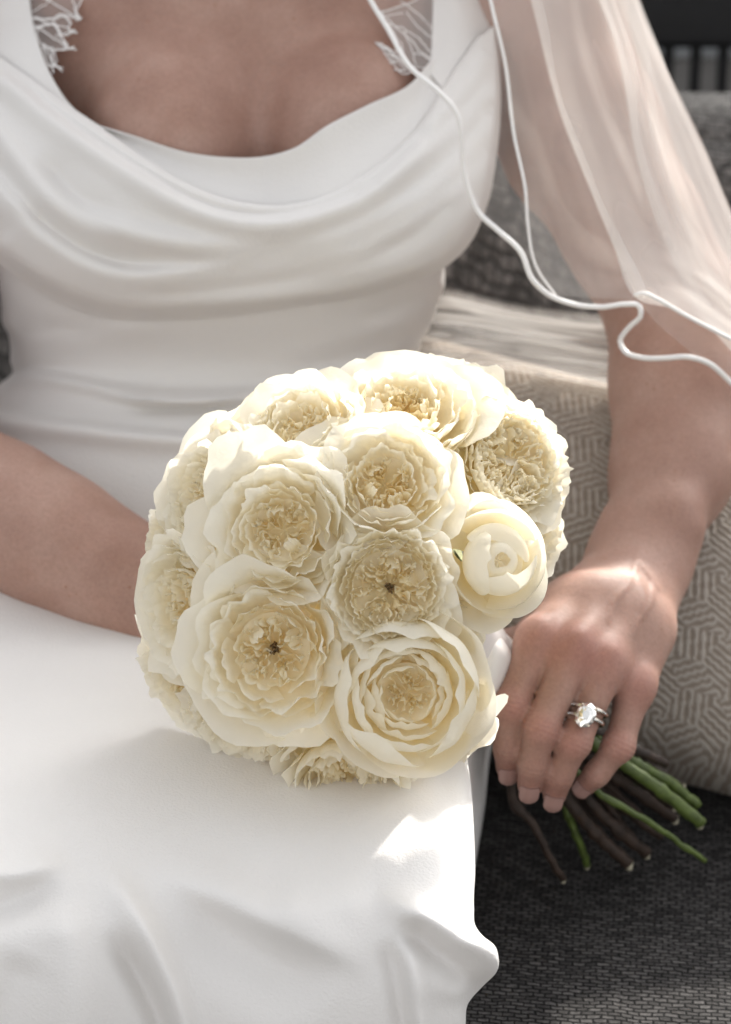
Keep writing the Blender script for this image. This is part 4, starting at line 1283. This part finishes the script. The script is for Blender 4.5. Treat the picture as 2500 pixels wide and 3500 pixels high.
# ------------------------------------------------------------------ rings
def build_rings():
    a = P(*FING['ring'][0][:3]); b = P(*FING['ring'][1][:3])
    ax = b - a; L = np.linalg.norm(ax); ax /= L
    cv = camvec(-.06, .12, 1.0); n_ = cv - ax * (cv @ ax); n_ /= np.linalg.norm(n_)
    s = np.cross(ax, n_)
    tilt = R(10)
    def ringpts(fr, r, n=48):
        c = a + ax * L * fr
        t = np.linspace(0, 2 * np.pi, n, endpoint=False)
        return c + np.outer(np.cos(t), n_) * r + np.outer(np.sin(t), s) * r + np.outer(np.sin(t), ax) * r * .14, c
    rr = .0098
    for nm, fr, lab, cat in (('wedding_band', .585, 'diamond wedding band stacked above the engagement ring on the ring finger', 'ring'),
                             ('engagement_ring', .70, 'engagement ring with large oval diamond on the ring finger', 'ring')):
        pts, c = ringpts(fr, rr)
        root = thing(nm, lab, cat, c)
        v, f = tube(pts, .00125, 8, closed=True)
        mk('band', v, f, GOLD, root)
        # pave stones along the camera half
        for i in range(-9, 10):
            t = i * .118
            if nm == 'engagement_ring' and abs(t) < .38: continue
            p = c + n_ * math.cos(t) * (rr + .0008) + s * math.sin(t) * (rr + .0008) + ax * math.sin(t) * rr * .14
            o_ = n_ * math.cos(t) + s * math.sin(t)
            e1 = np.cross(ax, o_)
            ang = np.linspace(0, 2 * np.pi, 8, endpoint=False)
            ring1 = p + .00085 * (np.outer(np.cos(ang), ax) + np.outer(np.sin(ang), e1))
            ring2 = p + o_ * .00045 + .0005 * (np.outer(np.cos(ang), ax) + np.outer(np.sin(ang), e1))
            mk('small_diamond', np.concatenate([ring1, ring2, [p - o_ * .0006]]), gridf(2, 8, True).tolist() + [list(range(8, 16))] + [[i_, 16, (i_ + 1) % 8] for i_ in range(8)], DIAM, root, smooth=False)
        if nm == 'engagement_ring':
            top = c + n_ * (rr + .0034)
            e1 = s * 1.0
            a1, a2 = .0052, .0068
            nseg = 10
            def ov(k, h, rot=0.0):
                an = np.linspace(0, 2 * np.pi, nseg, endpoint=False) + rot
                return top + n_ * h + np.outer(np.cos(an) * a1 * k, e1) + np.outer(np.sin(an) * a2 * k, ax)
            g0 = ov(.36, .0021, np.pi / nseg); g1 = ov(.72, .0014); g2 = ov(1.0, .0, np.pi / nseg); g3 = ov(.98, -.0003, np.pi / nseg); g4 = ov(.5, -.0020); cu = (top - n_ * .0032)[None]
            V = np.concatenate([g0, g1, g2, g3, g4, cu])
            fc = [list(range(nseg))]
            for lv in range(4):
                for i in range(nseg):
                    p0, p1 = lv * nseg + i, lv * nseg + (i + 1) % nseg
                    q0, q1 = p0 + nseg, p1 + nseg
                    fc += [[p0, q0, p1], [p1, q0, q1]]
            for i in range(nseg): fc.append([4 * nseg + i, 5 * nseg, 4 * nseg + (i + 1) % nseg])
            mk('diamond', V, fc, DIAM, root, smooth=False)
            for k in range(4):
                an = np.pi / 4 + k * np.pi / 2
                rim = top + e1 * math.cos(an) * a1 * 1.02 + ax * math.sin(an) * a2 * 1.02
                v, f = tube(np.stack([c + n_ * rr + (rim - top) * .4, rim - n_ * .0008, rim + n_ * .0006, rim + n_ * .0009 - (rim - top) * .1]), .0005, 6)
                mk('prong', v, f, GOLD, root)
            v, f = tube(ov(.72, -.0016), .00045, 6, closed=True)
            mk('setting', v, f, GOLD, root)
build_rings()

# ------------------------------------------------------------------ veil
veil = thing('veil', 'sheer ivory tulle veil with satin cord edge over the arm', 'veil', P(2000, 900, 1.47))
CORD = [(1000, -2250, 1.60), (1340, -1700, 1.57), (1330, -1200, 1.52), (1240, -700, 1.475), (1215, -160, 1.452), (1262, -10, 1.448), (1327, 100, 1.442), (1404, 231, 1.432), (1504, 316, 1.420), (1560, 385, 1.420), (1578, 470, 1.424), (1582, 540, 1.428), (1600, 640, 1.432), (1640, 730, 1.434), (1700, 785, 1.430), (1781, 862, 1.425), (1820, 955, 1.425), (1880, 1010, 1.428), (1960, 1040, 1.430), (2060, 1050, 1.428), (2140, 1040, 1.424),
        (2185, 1045, 1.422), (2192, 1075, 1.424), (2150, 1120, 1.432), (2120, 1165, 1.440), (2140, 1205, 1.436), (2190, 1222, 1.430), (2275, 1224, 1.424), (2350, 1220, 1.422), (2420, 1240, 1.425), (2500, 1308, 1.432), (2600, 1400, 1.44)]
def sheet(nm, left, right, m, nu=44, nv=90, folds=None, dense=None, ripple=0.0, seed=1):
    L = spl(np.array(left, float), nv); Rr = spl(np.array(right, float), nv)
    t = np.linspace(0, 1, nu)[None, :, None]
    q = L[:, None] * (1 - t) + Rr[:, None] * t
    T = t[0, :, 0][None]
    d = q[..., 2]
    rng = np.random.RandomState(seed)
    d = d - ripple * sumsin(np.broadcast_to(T, d.shape) * 6.28, rng, [1.2, 2.3, 3.7]) * np.sin(np.pi * T)
    d = d - .035 * np.sin(np.pi * T) * np.clip(-(q[..., 1] + 60) / 500, 0, 1) * np.clip((q[..., 1] + 2200) / 500, 0, 1)
    if folds: d = d - relief(q[..., 0], q[..., 1], folds)
    de = np.zeros(d.shape)
    if dense is not None:
        for (poly, am, w) in dense:
            dd, fr, sd = pdist(q[..., 0], q[..., 1], poly)
            de += am * np.exp(-(dd / w) ** 2)
    return mk(nm, P(q[..., 0], q[..., 1], d), gridf(nv, nu), m, veil, attrs={'dense': de})
Fl = [(1080, -2260, 1.63), (1430, -1700, 1.61), (1560, -1200, 1.55), (1680, -700, 1.515), (1760, -200, 1.50), (1815, 0, 1.482), (1920, 400, 1.468), (2020, 654, 1.458), (2097, 839, 1.447), (2181, 1024, 1.428)]
Ol = [(1120, -2260, 1.65), (1600, -1700, 1.64), (1900, -1200, 1.60), (2060, -700, 1.56), (2150, -200, 1.52), (2182, 0, 1.505), (2266, 208, 1.498), (2405, 500, 1.488), (2500, 724, 1.48), (2590, 900, 1.475), (2720, 1130, 1.47)]  # upper veil edge, above the frame, spread wider to shade the lap
Gl = [(1100, -2260, 1.64), (1480, -1700, 1.62), (1680, -1200, 1.57), (1860, -700, 1.52), (1980, -200, 1.50), (2050, 0, 1.488), (2105, 154, 1.478), (2189, 585, 1.468), (2282, 847, 1.456), (2428, 1117, 1.446), (2500, 1200, 1.44)]
left1 = [c for c in CORD[:22]] + [(2240, 1100, 1.421), (2320, 1170, 1.420), (2395, 1228, 1.422), (2500, 1308, 1.432), (2600, 1400, 1.44)]
sheet('front_layer', left1, Ol, TULLE1, 60, 200, None, None, .004, 3)
cord2 = [(1050, -2260, 1.62), (1390, -1700, 1.59), (1480, -1200, 1.54), (1560, -700, 1.495), (1640, -200, 1.47), (1677, 0, 1.462), (1727, 215, 1.458), (1758, 462, 1.452), (1797, 654, 1.448), (1805, 770, 1.446), (1835, 916, 1.440), (1900, 1010, 1.432)]
sheet('back_layer', cord2, [(1085, -2260, 1.632), (1435, -1700, 1.612), (1565, -1200, 1.552), (1685, -700, 1.517), (1765, -200, 1.502), (1830, 0, 1.484), (1935, 400, 1.470), (2030, 654, 1.460), (2105, 839, 1.450), (2181, 1024, 1.430)], TULLE1, 30, 150, None, None, .002, 4)
right_edge = [(1120, -2260, 1.648), (1600, -1700, 1.638), (1900, -1200, 1.598), (2060, -700, 1.558), (2150, -200, 1.518), (2180, 0, 1.503), (2262, 208, 1.496), (2400, 500, 1.486), (2495, 724, 1.478), (2590, 905, 1.472), (2720, 1130, 1.466)]
bot = [(2181, 1024, 1.428), (2225, 1012, 1.424), (2330, 1070, 1.425), (2420, 1120, 1.428), (2540, 1180, 1.432)]
sheet('folded_layer', Fl + [(2300, 1055, 1.426), (2420, 1120, 1.428), (2540, 1180, 1.432)], right_edge, TULLE2, 50, 170, None,
      [([c[:2] for c in Gl], .10, 24)], .003, 5)
sheet('inner_layer', Gl, [(1122, -2260, 1.66), (1600, -1700, 1.65), (1900, -1200, 1.61), (2060, -700, 1.57), (2150, -200, 1.53), (2184, 0, 1.52), (2268, 208, 1.51), (2408, 500, 1.50), (2503, 724, 1.49), (2595, 905, 1.485), (2725, 1130, 1.48)], TULLE2, 36, 150, None,
      [([(2184, 0), (2262, 208), (2401, 500), (2496, 724)], .12, 20)], .005, 6)
def strip(path, w0, w1, m, off=-.0006):
    q_ = spl(np.array(path, float), 150)
    ww = np.linspace(w0, w1, 150)
    wob = 1 + .25 * np.sin(np.linspace(0, 21, 150)) + .15 * np.sin(np.linspace(0, 47, 150))
    l_ = q_.copy(); r_ = q_.copy(); r_[:, 0] += ww * wob; l_[:, 2] += off; r_[:, 2] += off
    t_ = np.linspace(0, 1, 5)[None, :, None]
    gq = l_[:, None] * (1 - t_) + r_[:, None] * t_
    mk('fold', P(gq[..., 0], gq[..., 1], gq[..., 2]), gridf(150, 5), m, veil, attrs={'dense': np.zeros(gq.shape[:2])})
strip(Fl, 14, 34, TULLE4)
strip([(a_ - 4, b_, c_) for a_, b_, c_ in Gl], 30, 46, TULLE1)
strip([(a_ - 26, b_, c_) for a_, b_, c_ in Ol], 24, 28, TULLE4)
strip([(a_ + 66, b_, c_) for a_, b_, c_ in Gl[:-1]], 16, 46, TULLE1, .002)
q = spl(np.array(CORD), 260)
v, f = tube(P(q[:, 0], q[:, 1], q[:, 2]), .00150, 10)
mk('cord', v, f, SATIN, veil)
q = spl(np.array(cord2), 140)
v, f = tube(P(q[:, 0], q[:, 1], q[:, 2] - .0005), np.linspace(.0016, .0008, 140), 8)
mk('cord', v, f, SATIN, veil)
q = spl(np.array([(2170, 1010, 1.4275), (2200, 1002, 1.424), (2240, 1018, 1.4235), (2330, 1070, 1.4245), (2420, 1118, 1.4275), (2540, 1180, 1.4315)]), 40)
v, f = tube(P(q[:, 0], q[:, 1], q[:, 2]), .0011, 8)
mk('cord', v, f, SATIN, veil)
# tulle heaped on the sofa behind the waist
rows = [[(1380, 985, 1.66), (1520, 1000, 1.60), (1750, 1050, 1.585), (2000, 1085, 1.575), (2250, 1090, 1.57)],
        [(1380, 1070, 1.60), (1520, 1070, 1.565), (1750, 1110, 1.55), (2000, 1150, 1.545), (2250, 1180, 1.54)],
        [(1350, 1150, 1.58), (1500, 1150, 1.555), (1750, 1170, 1.55), (2000, 1210, 1.545), (2250, 1250, 1.54)],
        [(1300, 1230, 1.56), (1480, 1230, 1.545), (1700, 1240, 1.545), (2000, 1290, 1.545), (2250, 1330, 1.545)],
        [(1300, 1330, 1.575), (1480, 1300, 1.57), (1700, 1275, 1.575), (2000, 1340, 1.58), (2250, 1400, 1.58)]]
g_ = loft(rows, 90, 120)
fold_ = [([(1450, 1005), (1700, 1075), (1950, 1110), (2200, 1120)], 6, 14, 26), ([(1430, 1085), (1650, 1105), (1900, 1160), (2200, 1200)], 7, 16, 22), ([(1450, 1130), (1700, 1180), (1950, 1215), (2200, 1260)], 7, 14, 18),
         ([(1420, 1200), (1600, 1210), (1850, 1240), (2150, 1300)], 6, 12, 18), ([(1450, 1160), (1600, 1150), (1800, 1200)], -5, 14, 14), ([(1600, 1060), (1850, 1095), (2100, 1110)], -4, 10, 10)]
rl = relief(g_[..., 0], g_[..., 1], fold_)
gv = np.linspace(0, 1, 120)[:, None]; gu = np.linspace(0, 1, 90)[None, :]
rg = np.random.RandomState(5)
st = sum(np.sin((gv * k + .35 * np.sin(gu * 2.2 + k) * .6 + gu * rg.uniform(-.6, .6)) * 6.28 + rg.uniform(0, 6)) for k in (3, 5, 8, 11, 15)) / 3.2
mk('gathered_layer', P(g_[..., 0], g_[..., 1], g_[..., 2] - rl - st * .0012), gridf(120, 90), TULLE3, veil, attrs={'dense': np.clip(st * .16 + rl * 22, -.22, .35)})
st2 = sum(np.sin((gv * k + .3 * np.sin(gu * 1.7 + 2 * k) + gu * rg.uniform(-.9, .9)) * 6.28 + rg.uniform(0, 6)) for k in (4, 6, 9, 13)) / 2.8
mk('gathered_layer', P(g_[..., 0] + 8, g_[..., 1] - 14, g_[..., 2] + .010 - st2 * .002), gridf(120, 90), TULLE1, veil, attrs={'dense': np.clip(st2 * .15, -.15, .3)})

# the veil from the crown of the head down behind the shoulders
rows = [[(560, -2050, 1.60), (760, -2190, 1.58), (905, -2230, 1.57), (1050, -2190, 1.58), (1250, -2050, 1.60)],
        [(330, -1700, 1.70), (620, -1800, 1.72), (905, -1830, 1.73), (1190, -1800, 1.72), (1480, -1700, 1.70)],
        [(-50, -1000, 1.70), (430, -1060, 1.76), (905, -1080, 1.78), (1380, -1060, 1.75), (1860, -1000, 1.67)],
        [(-300, 0, 1.68), (300, 0, 1.75), (905, 0, 1.78), (1500, 0, 1.75), (1900, 0, 1.66)],
        [(-360, 700, 1.66), (300, 700, 1.74), (905, 700, 1.76), (1400, 700, 1.74), (1620, 700, 1.70)]]
g_ = loft(rows, 80, 80)
rp = 0.006 * np.sin(np.linspace(0, 46, 80))[None, :] * np.linspace(.2, 1, 80)[:, None]
mk('train_layer', P(g_[..., 0], g_[..., 1], g_[..., 2] + rp), gridf(80, 80), TULLE2, veil, attrs={'dense': np.full(g_.shape[:2], .15)})
